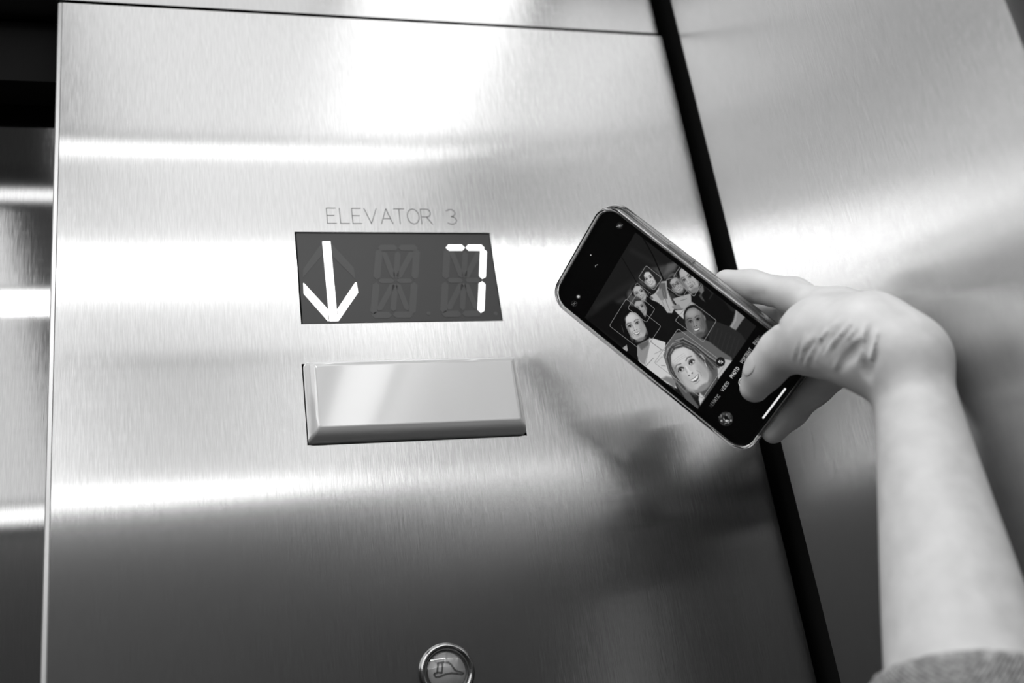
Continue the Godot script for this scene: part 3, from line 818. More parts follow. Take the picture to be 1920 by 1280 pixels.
	area([Vector2(59.2, 614.2), Vector2(97.7, 625.6), Vector2(154.8, 634.3), Vector2(130.9, 643.3), Vector2(19.5, 642.9)], 76, 4)
	area([Vector2(179.9, 614.8), Vector2(218.1, 619), Vector2(232.6, 644.1), Vector2(143.5, 641.6)], 176, 2)
	area([Vector2(155.8, 594.7), Vector2(187.6, 603.4), Vector2(158.4, 622.2), Vector2(111.9, 629.5), Vector2(102.3, 622.6)], 86, 4)
	area([Vector2(59.2, 614.2), Vector2(57.4, 628.5), Vector2(56, 639.3), Vector2(21.8, 641.4), Vector2(34.2, 626.8)], 188, 4)
	area([Vector2(56.8, 478.4), Vector2(109.3, 441.4), Vector2(157.9, 453.5), Vector2(186.1, 494.6), Vector2(177.1, 558.7), Vector2(154.9, 604.8), Vector2(39.9, 568.2), Vector2(38.9, 531.7)], 66, 5)
	line([Vector2(129.6, 450.9), Vector2(164.9, 471.9), Vector2(179.8, 519.3), Vector2(172.9, 566.2), Vector2(163.2, 601)], 4.1, 126, 2)
	line([Vector2(131.5, 453.4), Vector2(92.8, 460.2), Vector2(58.6, 492.7), Vector2(42.4, 532.8), Vector2(30.9, 578.9)], 4.1, 126, 2)
	line([Vector2(134.2, 450), Vector2(167.9, 470.6), Vector2(181.9, 518.6), Vector2(175.9, 567.2), Vector2(168.3, 604.6)], 3.9, 108, 2)
	line([Vector2(130.6, 451.1), Vector2(91.8, 457.5), Vector2(57, 492.1), Vector2(41.1, 532.4), Vector2(30.1, 578.6)], 3.9, 108, 2)
	line([Vector2(132.2, 450.4), Vector2(166.6, 471.2), Vector2(181, 518.9), Vector2(174.6, 566.8), Vector2(165.4, 604.9)], 4.1, 92, 2)
	line([Vector2(131, 452.1), Vector2(92.3, 458.7), Vector2(57.7, 492.4), Vector2(41.7, 532.6), Vector2(30.4, 578.7)], 4.1, 92, 2)
	line([Vector2(142.3, 448.6), Vector2(173.2, 468.2), Vector2(185.6, 517.3), Vector2(181.3, 568.9), Vector2(175.8, 615)], 2.8, 92, 2)
	line([Vector2(128.9, 447.2), Vector2(90.1, 452.7), Vector2(54.2, 491.2), Vector2(38.9, 531.7), Vector2(28.7, 578.2)], 2.8, 92, 2)
	line([Vector2(149.2, 447.4), Vector2(177.8, 466.2), Vector2(188.8, 516.2), Vector2(185.9, 570.4), Vector2(183, 621.8)], 3.1, 108, 2)
	line([Vector2(127.4, 443.8), Vector2(88.6, 448.5), Vector2(51.8, 490.4), Vector2(36.9, 531), Vector2(27.5, 577.8)], 3.1, 108, 2)
	line([Vector2(148.6, 447.5), Vector2(177.3, 466.4), Vector2(188.5, 516.3), Vector2(185.4, 570.3), Vector2(183.6, 617.4)], 3.8, 48, 2)
	line([Vector2(127.5, 444.1), Vector2(88.7, 448.9), Vector2(52, 490.5), Vector2(37.1, 531.1), Vector2(27.6, 577.8)], 3.8, 48, 2)
	line([Vector2(158, 445.8), Vector2(183.6, 463.6), Vector2(192.8, 514.9), Vector2(191.7, 572.3), Vector2(197, 616.1)], 4.9, 60, 2)
	line([Vector2(125.5, 439.5), Vector2(86.6, 443.3), Vector2(48.8, 489.4), Vector2(34.5, 530.3), Vector2(25.9, 577.3)], 4.9, 60, 2)
	line([Vector2(158.4, 445.7), Vector2(183.8, 463.5), Vector2(193, 514.8), Vector2(191.9, 572.4), Vector2(196.6, 618.5)], 3.2, 92, 2)
	line([Vector2(125.4, 439.3), Vector2(86.6, 443.1), Vector2(48.6, 489.4), Vector2(34.4, 530.2), Vector2(25.9, 577.3)], 3.2, 92, 2)
	line([Vector2(162.2, 445.1), Vector2(186.3, 462.4), Vector2(194.8, 514.2), Vector2(194.5, 573.2), Vector2(203.2, 614.7)], 5.5, 74, 2)
	line([Vector2(124.6, 437.4), Vector2(85.7, 440.7), Vector2(47.3, 488.9), Vector2(33.3, 529.9), Vector2(25.2, 577.1)], 5.5, 74, 2)
	line([Vector2(137.7, 449.4), Vector2(170.2, 469.5), Vector2(183.5, 518), Vector2(178.3, 568), Vector2(173.7, 602.8)], 5, 48, 2)
	line([Vector2(129.8, 449.4), Vector2(91.1, 455.4), Vector2(55.8, 491.7), Vector2(40.1, 532.1), Vector2(29.5, 578.4)], 5, 48, 2)
	line([Vector2(149.5, 447.3), Vector2(178, 466.1), Vector2(188.9, 516.2), Vector2(186.1, 570.5), Vector2(185.2, 616.4)], 4, 108, 2)
	line([Vector2(127.3, 443.6), Vector2(88.5, 448.4), Vector2(51.7, 490.4), Vector2(36.9, 531), Vector2(27.4, 577.8)], 4, 108, 2)
	line([Vector2(146.6, 447.8), Vector2(176, 467), Vector2(187.6, 516.6), Vector2(184.1, 569.9), Vector2(180, 619.9)], 3.1, 48, 2)
	line([Vector2(128, 445.1), Vector2(89.1, 450.1), Vector2(52.7, 490.7), Vector2(37.7, 531.3), Vector2(27.9, 577.9)], 3.1, 48, 2)
	line([Vector2(163.4, 444.9), Vector2(187.1, 462), Vector2(195.3, 514), Vector2(195.2, 573.5), Vector2(201.8, 623.4)], 4.7, 92, 2)
	line([Vector2(124.4, 436.8), Vector2(85.5, 440), Vector2(46.9, 488.8), Vector2(33, 529.8), Vector2(25, 577)], 4.7, 92, 2)
	line([Vector2(161.5, 445.2), Vector2(185.9, 462.6), Vector2(194.4, 514.3), Vector2(194, 573.1), Vector2(203.1, 612.1)], 5.6, 108, 2)
	line([Vector2(124.8, 437.7), Vector2(85.9, 441.2), Vector2(47.6, 489), Vector2(33.5, 529.9), Vector2(25.3, 577.1)], 5.6, 108, 2)
	line([Vector2(135.2, 449.9), Vector2(168.5, 470.3), Vector2(182.3, 518.4), Vector2(176.6, 567.4), Vector2(170.6, 601.7)], 2.8, 126, 2)
	line([Vector2(130.4, 450.7), Vector2(91.6, 456.9), Vector2(56.6, 492), Vector2(40.8, 532.3), Vector2(29.9, 578.6)], 2.8, 126, 2)
	line([Vector2(135.2, 449.9), Vector2(168.5, 470.3), Vector2(182.3, 518.4), Vector2(176.6, 567.4), Vector2(170.1, 603.1)], 3.2, 92, 2)
	line([Vector2(130.4, 450.7), Vector2(91.6, 456.9), Vector2(56.6, 492), Vector2(40.8, 532.3), Vector2(29.9, 578.6)], 3.2, 92, 2)
	line([Vector2(131.7, 450.5), Vector2(166.2, 471.3), Vector2(180.7, 518.9), Vector2(174.3, 566.7), Vector2(162.7, 610.8)], 4.1, 74, 2)
	line([Vector2(157.2, 445.9), Vector2(183, 463.8), Vector2(192.4, 515), Vector2(191.1, 572.1), Vector2(195.5, 617.3)], 5, 92, 2)
	line([Vector2(131.7, 450.5), Vector2(166.3, 471.3), Vector2(180.8, 518.9), Vector2(174.3, 566.7), Vector2(166.5, 599.8)], 5, 108, 2)
	line([Vector2(136.8, 449.6), Vector2(169.6, 469.8), Vector2(183.1, 518.2), Vector2(177.7, 567.8), Vector2(171.7, 605.1)], 3.9, 74, 2)
	line([Vector2(136.8, 449.6), Vector2(169.6, 469.8), Vector2(183.1, 518.2), Vector2(177.7, 567.8), Vector2(170.6, 608.3)], 4.8, 126, 2)
	line([Vector2(149.6, 447.3), Vector2(178, 466.1), Vector2(189, 516.2), Vector2(186.1, 570.5), Vector2(184.7, 618.5)], 3.9, 60, 2)
	line([Vector2(148.7, 447.5), Vector2(177.4, 466.3), Vector2(188.5, 516.3), Vector2(185.5, 570.3), Vector2(187.2, 607.3)], 3.1, 48, 2)
	line([Vector2(148.7, 447.5), Vector2(177.4, 466.3), Vector2(188.5, 516.3), Vector2(185.5, 570.3), Vector2(184.9, 614.2)], 4.5, 126, 2)
	line([Vector2(135.6, 449.8), Vector2(168.8, 470.2), Vector2(182.6, 518.3), Vector2(176.9, 567.5), Vector2(171.2, 601.9)], 5.6, 48, 2)
	line([Vector2(139.1, 449.2), Vector2(171.1, 469.1), Vector2(184.1, 517.8), Vector2(179.2, 568.2), Vector2(172.2, 612.7)], 4.1, 126, 2)
	line([Vector2(130.5, 450.7), Vector2(165.5, 471.6), Vector2(180.2, 519.1), Vector2(173.5, 566.4), Vector2(163.2, 604.9)], 5.1, 48, 2)
	line([Vector2(149.9, 447.2), Vector2(178.2, 466), Vector2(189.1, 516.1), Vector2(186.3, 570.6), Vector2(188.5, 608.5)], 3.4, 48, 2)
	line([Vector2(161.2, 445.2), Vector2(185.7, 462.7), Vector2(194.3, 514.4), Vector2(193.8, 573), Vector2(198.1, 625.7)], 5.5, 60, 2)
	line([Vector2(131.6, 450.5), Vector2(166.2, 471.3), Vector2(180.7, 519), Vector2(174.3, 566.7), Vector2(165, 603.8)], 4.3, 60, 2)
	line([Vector2(149.4, 447.3), Vector2(177.9, 466.1), Vector2(188.8, 516.2), Vector2(186, 570.5), Vector2(186.4, 612.5)], 5, 48, 2)
	line([Vector2(161.4, 445.2), Vector2(185.8, 462.6), Vector2(194.4, 514.4), Vector2(193.9, 573.1), Vector2(198.3, 625.8)], 4.2, 74, 2)
	line([Vector2(138, 449.4), Vector2(170.4, 469.5), Vector2(183.6, 518), Vector2(178.4, 568), Vector2(171.2, 611.3)], 2.7, 74, 2)
	line([Vector2(158.7, 445.7), Vector2(184, 463.4), Vector2(193.1, 514.8), Vector2(192.1, 572.5), Vector2(195.6, 623.1)], 5.1, 126, 2)
	oval(Vector2(170.2, 554.6), Vector2(7, 2.3), Vector2(-5.5, 16), 160, 2)
	oval(Vector2(110, 536.7), Vector2(59, 19.3), Vector2(-27.5, 81), 186, 2.4)
	oval(Vector2(64.5, 544.5), Vector2(21.5, 7), Vector2(-8.3, 24.4), 196, 6)
	oval(Vector2(129.6, 565.5), Vector2(21.1, 6.8), Vector2(-8.2, 24.2), 192, 6)
	oval(Vector2(122.1, 491.1), Vector2(29.5, 9.9), Vector2(-7.7, 22.7), 198, 6)
	oval(Vector2(59.6, 529.4), Vector2(9.6, 3.1), Vector2(-16.5, 49), 134, 5)
	oval(Vector2(157.6, 561.2), Vector2(8.1, 2.6), Vector2(-16.4, 48.2), 123, 5)
	oval(Vector2(83.1, 616), Vector2(29.6, 9.3), Vector2(-3.3, 9.7), 130, 4)
	oval(Vector2(83, 515.3), Vector2(14.3, 4.7), Vector2(-3.3, 9.8), 134, 2.4)
	oval(Vector2(82.4, 516.9), Vector2(10.1, 3.3), Vector2(-1.7, 4.9), 182, 1.6)
	oval(Vector2(82.4, 516.9), Vector2(5.4, 1.8), Vector2(-1.9, 5.7), 35, 1.6)
	line([Vector2(70.2, 513.8), Vector2(79.6, 509.6), Vector2(90.3, 513.1), Vector2(94.6, 521.8)], 3, 44, 1)
	line([Vector2(71.6, 497.9), Vector2(85.5, 496.1), Vector2(100.7, 505.7)], 4.1, 113, 2)
	line([Vector2(70.7, 522.1), Vector2(89.2, 528.1)], 2.4, 149, 1.6)
	oval(Vector2(132.6, 531.6), Vector2(14.1, 4.6), Vector2(-3.3, 9.7), 134, 2.4)
	oval(Vector2(132.1, 533.2), Vector2(10, 3.3), Vector2(-1.6, 4.8), 182, 1.6)
	oval(Vector2(132.1, 533.2), Vector2(5.3, 1.7), Vector2(-1.9, 5.7), 35, 1.6)
	line([Vector2(120.1, 530.1), Vector2(129.3, 526), Vector2(139.9, 529.5), Vector2(144.1, 538)], 3, 44, 1)
	line([Vector2(121.5, 514.4), Vector2(135.2, 512.6), Vector2(150.2, 522.1)], 4.1, 113, 2)
	line([Vector2(120.5, 538.4), Vector2(138.7, 544.3)], 2.4, 149, 1.6)
	line([Vector2(97.9, 523.8), Vector2(87.8, 543.9)], 3.5, 158, 2.4)
	line([Vector2(105, 526.1), Vector2(97.2, 545.2)], 5.9, 208, 2.4)
	oval(Vector2(93.8, 549.5), Vector2(9.5, 3.1), Vector2(-1.9, 5.7), 200, 2)
	oval(Vector2(84.6, 551.4), Vector2(3.6, 1.2), Vector2(-0.8, 2.4), 93, 1.2)
	oval(Vector2(100, 556.4), Vector2(3.5, 1.1), Vector2(-0.8, 2.4), 93, 1.2)
	line([Vector2(69.6, 548.9), Vector2(59.8, 558.3), Vector2(59.5, 570.9)], 3, 140, 2)
	line([Vector2(119.3, 564.9), Vector2(121.4, 578.1), Vector2(114, 588.2)], 3, 134, 2)
	area([Vector2(68.2, 561), Vector2(78.3, 566.1), Vector2(89.9, 570.7), Vector2(102, 573.7), Vector2(113.2, 575.5), Vector2(99.3, 585.4), Vector2(85, 585.3), Vector2(73.3, 577)], 97, 1.6)
	area([Vector2(70.9, 564.1), Vector2(89.2, 572.7), Vector2(109.1, 576.4), Vector2(99.4, 581.3), Vector2(86.9, 579.6), Vector2(75.7, 573.8)], 226, 1)
	line([Vector2(72.3, 583.9), Vector2(83.3, 590.1), Vector2(96, 591.4)], 3, 153, 2)
	oval(Vector2(60.8, 561.3), Vector2(14.9, 4.8), Vector2(-13.8, 40.7), 172, 10)
	oval(Vector2(134.2, 580.4), Vector2(16.4, 5.3), Vector2(-12.3, 36.2), 160, 12)
	oval(Vector2(123.5, 487.1), Vector2(32.4, 10.9), Vector2(-5.5, 16.2), 198, 8)
	line([Vector2(33.8, 566.3), Vector2(48, 516.5), Vector2(70.2, 478.3), Vector2(100.5, 457.5), Vector2(130.5, 456.8)], 5.9, 62, 3.2)
	line([Vector2(130.8, 456), Vector2(162.4, 478.5), Vector2(171.7, 512.2), Vector2(168.9, 547.1), Vector2(163.1, 580.8)], 7.1, 58, 3.6)
	line([Vector2(109.6, 440.6), Vector2(141.9, 442.5), Vector2(166.1, 458.1)], 3, 140, 2.4)
	line([Vector2(82.9, 450.7), Vector2(117.2, 437.7)], 3, 150, 2)
	line([Vector2(90.1, 478.6), Vector2(114.7, 484.1), Vector2(140.6, 494.6)], 1.8, 178, 1.6)
	line([Vector2(87.9, 485.1), Vector2(112.5, 490.6), Vector2(138.4, 501.1)], 1.8, 178, 1.6)
	line([Vector2(85.9, 490.8), Vector2(110.5, 496.3), Vector2(136.5, 506.8)], 1.8, 178, 1.6)
	oval(Vector2(82.4, 516.9), Vector2(8.9, 2.9), Vector2(-1.9, 5.7), 196, 1.2)
	oval(Vector2(81.2, 516.5), Vector2(5.1, 1.7), Vector2(-1.9, 5.7), 88, 1.2)
	oval(Vector2(81.2, 516.5), Vector2(2.4, 0.8), Vector2(-1, 2.9), 20, 0.8)
	line([Vector2(69.9, 514.6), Vector2(83.4, 510), Vector2(93.4, 519.6)], 3, 52, 1.4)
	oval(Vector2(132.1, 533.2), Vector2(8.8, 2.9), Vector2(-1.9, 5.7), 196, 1.2)
	oval(Vector2(130.9, 532.8), Vector2(5, 1.6), Vector2(-1.9, 5.7), 88, 1.2)
	oval(Vector2(130.9, 532.8), Vector2(2.3, 0.8), Vector2(-1, 2.8), 20, 0.8)
	line([Vector2(119.8, 531), Vector2(133.1, 526.3), Vector2(142.9, 535.9)], 3, 52, 1.4)
	line([Vector2(165.3, 569), Vector2(154.9, 585.5)], 2, 210, 1.2)
	line([Vector2(308.6, 217.1), Vector2(312.8, 218.8), Vector2(314.5, 222.7), Vector2(313.1, 283.3), Vector2(311.2, 287.1), Vector2(306.9, 288.6), Vector2(264.8, 287), Vector2(260.5, 285.1), Vector2(258.7, 281.1), Vector2(259.2, 222.1), Vector2(261.1, 218.2), Vector2(265.4, 216.5), Vector2(308.6, 217.1)], 2, 138, 1)
	line([Vector2(168.6, 222.1), Vector2(194.7, 224.3), Vector2(234.4, 221), Vector2(240.6, 223.2), Vector2(241.1, 282.8)], 2, 125, 1)
	line([Vector2(198.4, 242.3), Vector2(202.7, 244.1), Vector2(204.6, 248.1), Vector2(205.1, 319), Vector2(203.2, 322.9), Vector2(198.9, 324.6), Vector2(148.6, 324.7), Vector2(144.2, 323), Vector2(142.2, 319), Vector2(140.7, 246.5), Vector2(142.5, 242.6), Vector2(146.9, 241), Vector2(198.4, 242.3)], 2, 138, 1)
	line([Vector2(159.4, 218.4), Vector2(163.8, 220.1), Vector2(165.7, 224.2), Vector2(166.8, 369.7), Vector2(165, 373.6), Vector2(160.7, 375.3), Vector2(50.4, 374.2), Vector2(45.9, 372.5), Vector2(43.8, 368.4), Vector2(39.4, 223.6), Vector2(41.2, 219.6), Vector2(45.7, 217.9), Vector2(159.4, 218.4)], 2, 138, 1)
	line([Vector2(387.5, 319.6), Vector2(391.6, 321.4), Vector2(393.4, 325.3), Vector2(395.1, 407.1), Vector2(393.5, 411), Vector2(389.5, 412.8), Vector2(338.4, 415.3), Vector2(334.4, 413.9), Vector2(333.1, 410.2), Vector2(343, 324.2), Vector2(345.2, 320.4), Vector2(349.6, 318.8), Vector2(387.5, 319.6)], 2, 138, 1)
	line([Vector2(349.3, 329.7), Vector2(320.5, 304.1), Vector2(298.7, 317.8), Vector2(299.3, 367.2), Vector2(309.6, 383.9), Vector2(352.7, 382.5)], 2, 125, 1)
	line([Vector2(306.3, 416.2), Vector2(310.5, 418.4), Vector2(312.4, 422.4), Vector2(314.1, 518.6), Vector2(312.4, 522.5), Vector2(308.3, 524.3), Vector2(225.8, 527.9), Vector2(221.5, 526.5), Vector2(219.7, 522.7), Vector2(217.7, 411.2), Vector2(219.5, 407.5), Vector2(223.7, 406.4), Vector2(306.3, 416.2)], 2, 138, 1)
	line([Vector2(193.8, 430.1), Vector2(198.1, 431.9), Vector2(200.1, 435.8), Vector2(205.7, 626.7), Vector2(204, 630.5), Vector2(199.8, 632.2), Vector2(53.3, 635), Vector2(48.8, 633.5), Vector2(46.8, 629.7), Vector2(37.8, 431.5), Vector2(39.5, 427.6), Vector2(43.9, 426), Vector2(193.8, 430.1)], 2, 150, 1)
	oval(Vector2(201.9, 613.9), Vector2(10.5, 12.4), Vector2(-14, 9.1), 24, 1.6)
	line([Vector2(196.9, 608), Vector2(206.1, 620.3)], 2.8, 190, 1.2)
	line([Vector2(204, 609.1), Vector2(196.9, 608), Vector2(196.1, 614.3)], 2.6, 200, 1.2)
	line([Vector2(207, 614.1), Vector2(206.1, 620.3), Vector2(199, 619.2)], 2.6, 200, 1.2)
	clip = false
	oval(Vector2(370.6, 62.6), Vector2(7.4, 9.9), Vector2(-9.5, 5.8), 44, 1.2)
	oval(Vector2(370.6, 62.6), Vector2(6.1, 8.3), Vector2(-7.9, 4.8), 2, 1.2)
	oval(Vector2(370.6, 62.6), Vector2(4.4, 6), Vector2(-5.7, 3.5), 120, 1)
	oval(Vector2(370.6, 62.6), Vector2(3.2, 4.3), Vector2(-4.1, 2.5), 4, 1)
	oval(Vector2(370.6, 62.6), Vector2(1.8, 2.5), Vector2(-2.4, 1.5), 170, 1)
	line([Vector2(360.6, 54.5), Vector2(380.9, 70.9)], 2, 150, 1)
	oval(Vector2(214.1, 25.9), Vector2(1.8, 2.4), Vector2(-2.3, 1.4), 170, 1)
	line([Vector2(188.4, 63.1), Vector2(193.4, 60.1), Vector2(201.1, 65.4)], 2.6, 150, 1)
	oval(Vector2(52.4, 64), Vector2(6.3, 7.9), Vector2(-7.8, 4.6), 46, 1.2)
	oval(Vector2(52.4, 64), Vector2(3.6, 4.5), Vector2(-4.4, 2.6), 185, 1.6)
	oval(Vector2(19.3, 63.5), Vector2(7.5, 9.4), Vector2(-9.3, 5.5), 52, 1.2)
	oval(Vector2(19.3, 63.5), Vector2(6.3, 7.8), Vector2(-7.7, 4.6), 3, 1.2)
	line([Vector2(9.6, 56.2), Vector2(29.3, 71.3)], 2, 100, 1)
	line([Vector2(27.2, 62.4), Vector2(17.8, 61.6), Vector2(21.2, 65.9), Vector2(10.6, 65.3)], 2.2, 95, 1)
	line([Vector2(331.2, 676.8), Vector2(331.5, 666.3), Vector2(336, 666.6), Vector2(337.7, 668.3), Vector2(337.6, 670.9), Vector2(335.8, 672.4), Vector2(331.3, 672.1)], 2.3, 150, 0.9)
	line([Vector2(340.6, 677.4), Vector2(344.4, 667.1), Vector2(347.5, 677.8)], 2.3, 140, 0.9)
	line([Vector2(342.1, 673.8), Vector2(346.2, 674.1)], 2.3, 140, 0.9)
	line([Vector2(350, 678), Vector2(350.3, 667.5), Vector2(356.5, 678.4), Vector2(356.8, 667.9)], 2.3, 110, 0.9)
	line([Vector2(363.1, 668.3), Vector2(365.4, 669.7), Vector2(366.4, 673.8), Vector2(365.2, 677.7), Vector2(362.7, 678.8), Vector2(360.4, 677.4), Vector2(359.5, 673.3), Vector2(360.6, 669.4), Vector2(363.1, 668.3)], 2.3, 50, 0.9)
	line([Vector2(249.3, 678.3), Vector2(248.5, 667.7), Vector2(252.5, 667.6), Vector2(254.2, 669.2), Vector2(254.5, 671.8), Vector2(253, 673.4), Vector2(248.9, 673.5)], 2.3, 150, 0.9)
	line([Vector2(260.1, 667.4), Vector2(262.4, 668.7), Vector2(263.7, 672.7), Vector2(263.1, 676.7), Vector2(261, 678), Vector2(258.7, 676.8), Vector2(257.4, 672.8), Vector2(258, 668.7), Vector2(260.1, 667.4)], 2.3, 150, 0.9)
	line([Vector2(266.3, 677.9), Vector2(265.5, 667.3), Vector2(269.5, 667.2), Vector2(271.2, 668.8), Vector2(271.5, 671.4), Vector2(270, 672.8), Vector2(265.9, 672.9)], 2.3, 150, 0.9)
	line([Vector2(269.1, 672.9), Vector2(272.3, 677.8)], 2.3, 150, 0.9)
	line([Vector2(274, 667.1), Vector2(280.2, 667)], 2.3, 150, 0.9)
	line([Vector2(277.1, 667.1), Vector2(277.9, 677.6)], 2.3, 150, 0.9)
	line([Vector2(283.3, 677.5), Vector2(282.4, 666.9), Vector2(286.5, 666.8), Vector2(288.2, 668.4), Vector2(288.4, 671), Vector2(286.9, 672.5), Vector2(282.9, 672.5)], 2.3, 150, 0.9)
	line([Vector2(286, 672.5), Vector2(289.2, 677.4)], 2.3, 150, 0.9)
	line([Vector2(291.7, 677.3), Vector2(294, 666.7), Vector2(297.9, 677.2)], 2.3, 150, 0.9)
	line([Vector2(292.7, 673.6), Vector2(296.4, 673.5)], 2.3, 150, 0.9)
	line([Vector2(300.5, 666.5), Vector2(301.3, 677.1)], 2.3, 150, 0.9)
	line([Vector2(303.9, 666.5), Vector2(310.1, 666.3)], 2.3, 150, 0.9)
	line([Vector2(307, 666.4), Vector2(307.8, 676.9)], 2.3, 150, 0.9)
	line([Vector2(181, 678.9), Vector2(180.4, 667.1), Vector2(185, 667.2), Vector2(186.8, 668.9), Vector2(187, 671.9), Vector2(185.3, 673.7), Vector2(180.8, 673.6)], 2.3, 205, 0.9)
	line([Vector2(189.9, 667.2), Vector2(190.5, 679)], 2.3, 205, 0.9)
	line([Vector2(196.5, 667.3), Vector2(197.1, 679)], 2.3, 205, 0.9)
	line([Vector2(190.2, 673.1), Vector2(196.8, 673.1)], 2.3, 205, 0.9)
	line([Vector2(202.8, 667.3), Vector2(205.3, 668.7), Vector2(206.6, 673.2), Vector2(205.8, 677.7), Vector2(203.4, 679.1), Vector2(200.9, 677.6), Vector2(199.6, 673.2), Vector2(200.5, 668.7), Vector2(202.8, 667.3)], 2.3, 205, 0.9)
	line([Vector2(208.8, 667.3), Vector2(215.7, 667.4)], 2.3, 205, 0.9)
	line([Vector2(212.2, 667.4), Vector2(212.8, 679.1)], 2.3, 205, 0.9)
	line([Vector2(221.6, 667.4), Vector2(224.1, 668.9), Vector2(225.4, 673.3), Vector2(224.6, 677.8), Vector2(222.2, 679.2), Vector2(219.7, 677.8), Vector2(218.5, 673.3), Vector2(219.3, 668.8), Vector2(221.6, 667.4)], 2.3, 205, 0.9)
	line([Vector2(118.2, 668.5), Vector2(122.3, 679.4), Vector2(125.2, 668.6)], 2.3, 165, 0.9)
	line([Vector2(129, 668.6), Vector2(129.7, 679.4)], 2.3, 165, 0.9)
	line([Vector2(132.8, 668.6), Vector2(133.5, 679.4), Vector2(137.3, 679.4), Vector2(139.9, 676.8), Vector2(139.6, 671.4), Vector2(136.7, 668.6), Vector2(132.8, 668.6)], 2.3, 165, 0.9)
	line([Vector2(148.5, 668.7), Vector2(142.3, 668.7), Vector2(142.9, 679.5), Vector2(149.1, 679.5)], 2.3, 165, 0.9)
	line([Vector2(142.6, 673.9), Vector2(147.7, 673.9)], 2.3, 165, 0.9)
	line([Vector2(155.1, 668.7), Vector2(157.6, 670.1), Vector2(158.9, 674.1), Vector2(158, 678.2), Vector2(155.7, 679.5), Vector2(153.2, 678.2), Vector2(151.9, 674.1), Vector2(152.8, 670), Vector2(155.1, 668.7)], 2.3, 165, 0.9)
	line([Vector2(36.9, 669.4), Vector2(35.3, 667.4), Vector2(32.5, 667.3), Vector2(30.8, 670.5), Vector2(30.9, 674.9), Vector2(32.9, 678.2), Vector2(35.7, 678.3), Vector2(37.2, 676.4)], 2.3, 6, 0.9)
	line([Vector2(40.3, 667.5), Vector2(40.6, 678.5)], 2.3, 20, 0.9)
	line([Vector2(44, 678.6), Vector2(43.6, 667.6), Vector2(49.8, 678.7), Vector2(49.5, 667.8)], 2.3, 45, 0.9)
	line([Vector2(57.5, 668.1), Vector2(52, 667.9), Vector2(52.3, 678.8), Vector2(57.8, 679)], 2.3, 80, 0.9)
	line([Vector2(52.1, 673.1), Vector2(56.7, 673.3)], 2.3, 80, 0.9)
	line([Vector2(60.6, 679.1), Vector2(60.3, 668.2), Vector2(64.6, 676.5), Vector2(68.5, 668.4), Vector2(68.8, 679.3)], 2.3, 110, 0.9)
	line([Vector2(71, 679.4), Vector2(73.7, 668.6), Vector2(77.1, 679.6)], 2.3, 125, 0.9)
	line([Vector2(72.1, 675.6), Vector2(75.7, 675.7)], 2.3, 125, 0.9)
	line([Vector2(78.9, 668.7), Vector2(85, 668.9)], 2.3, 130, 0.9)
	line([Vector2(82, 668.8), Vector2(82.3, 679.7)], 2.3, 130, 0.9)
	line([Vector2(88.4, 669), Vector2(88.7, 679.9)], 2.3, 135, 0.9)
	line([Vector2(97.8, 671.3), Vector2(96.3, 669.3), Vector2(93.5, 669.2), Vector2(91.8, 672.4), Vector2(91.9, 676.7), Vector2(93.8, 680.1), Vector2(96.6, 680.1), Vector2(98, 678.2)], 2.3, 140, 0.9)
	oval(Vector2(196.6, 719.8), Vector2(14.4, 16.5), Vector2(-18.1, 11.9), 225, 1.2)
	oval(Vector2(196.6, 719.8), Vector2(12.2, 14.1), Vector2(-15.4, 10.2), 3, 1.2)
	oval(Vector2(196.6, 719.8), Vector2(11, 12.6), Vector2(-13.9, 9.1), 225, 1.2)
	oval(Vector2(42.9, 740.3), Vector2(17.7, 19.7), Vector2(-22, 14.3), 42, 2)
	oval(Vector2(34, 721), Vector2(4.5, 5.1), Vector2(-4.2, 2.7), 70, 1.6)
	oval(Vector2(39, 755.8), Vector2(2.6, 2.8), Vector2(-4.1, 2.7), 25, 1.6)
	oval(Vector2(56.8, 734.4), Vector2(2.5, 2.8), Vector2(-4.5, 2.9), 110, 1.6)
	oval(Vector2(24.6, 736.2), Vector2(4.1, 4.6), Vector2(-3.9, 2.5), 15, 1.6)
	oval(Vector2(47, 743), Vector2(3.1, 3.5), Vector2(-4.7, 3.1), 15, 1.6)
	oval(Vector2(34, 757.6), Vector2(2.2, 2.4), Vector2(-3.8, 2.5), 150, 1.6)
	oval(Vector2(65.1, 739.5), Vector2(4.4, 4.9), Vector2(-4.5, 2.9), 70, 1.6)
	oval(Vector2(42.9, 755.3), Vector2(2.4, 2.6), Vector2(-3.7, 2.4), 70, 1.6)
	oval(Vector2(24.3, 735.1), Vector2(3.7, 4.1), Vector2(-3.3, 2.2), 70, 1.6)
	oval(Vector2(40.7, 749.8), Vector2(3.5, 3.9), Vector2(-3.2, 2.1), 190, 1.6)
	oval(Vector2(27.1, 750.1), Vector2(3.4, 3.8), Vector2(-3.9, 2.5), 110, 1.6)
	oval(Vector2(26.2, 753.5), Vector2(4.1, 4.5), Vector2(-2.6, 1.7), 15, 1.6)
	oval(Vector2(22.2, 730.5), Vector2(4.2, 4.6), Vector2(-3.4, 2.2), 25, 1.6)
	oval(Vector2(56.6, 744.5), Vector2(2.9, 3.3), Vector2(-4.5, 2.9), 110, 1.6)
	oval(Vector2(41.1, 721.1), Vector2(2.2, 2.4), Vector2(-3.8, 2.5), 110, 1.6)
	oval(Vector2(38.2, 745.1), Vector2(4.1, 4.5), Vector2(-2.5, 1.7), 150, 1.6)
	oval(Vector2(40.3, 735.4), Vector2(2.3, 2.6), Vector2(-3.9, 2.5), 190, 1.6)
	oval(Vector2(50.6, 757.5), Vector2(2.3, 2.5), Vector2(-4, 2.6), 150, 1.6)
	oval(Vector2(39.9, 760), Vector2(4.2, 4.6), Vector2(-4.3, 2.8), 25, 1.6)
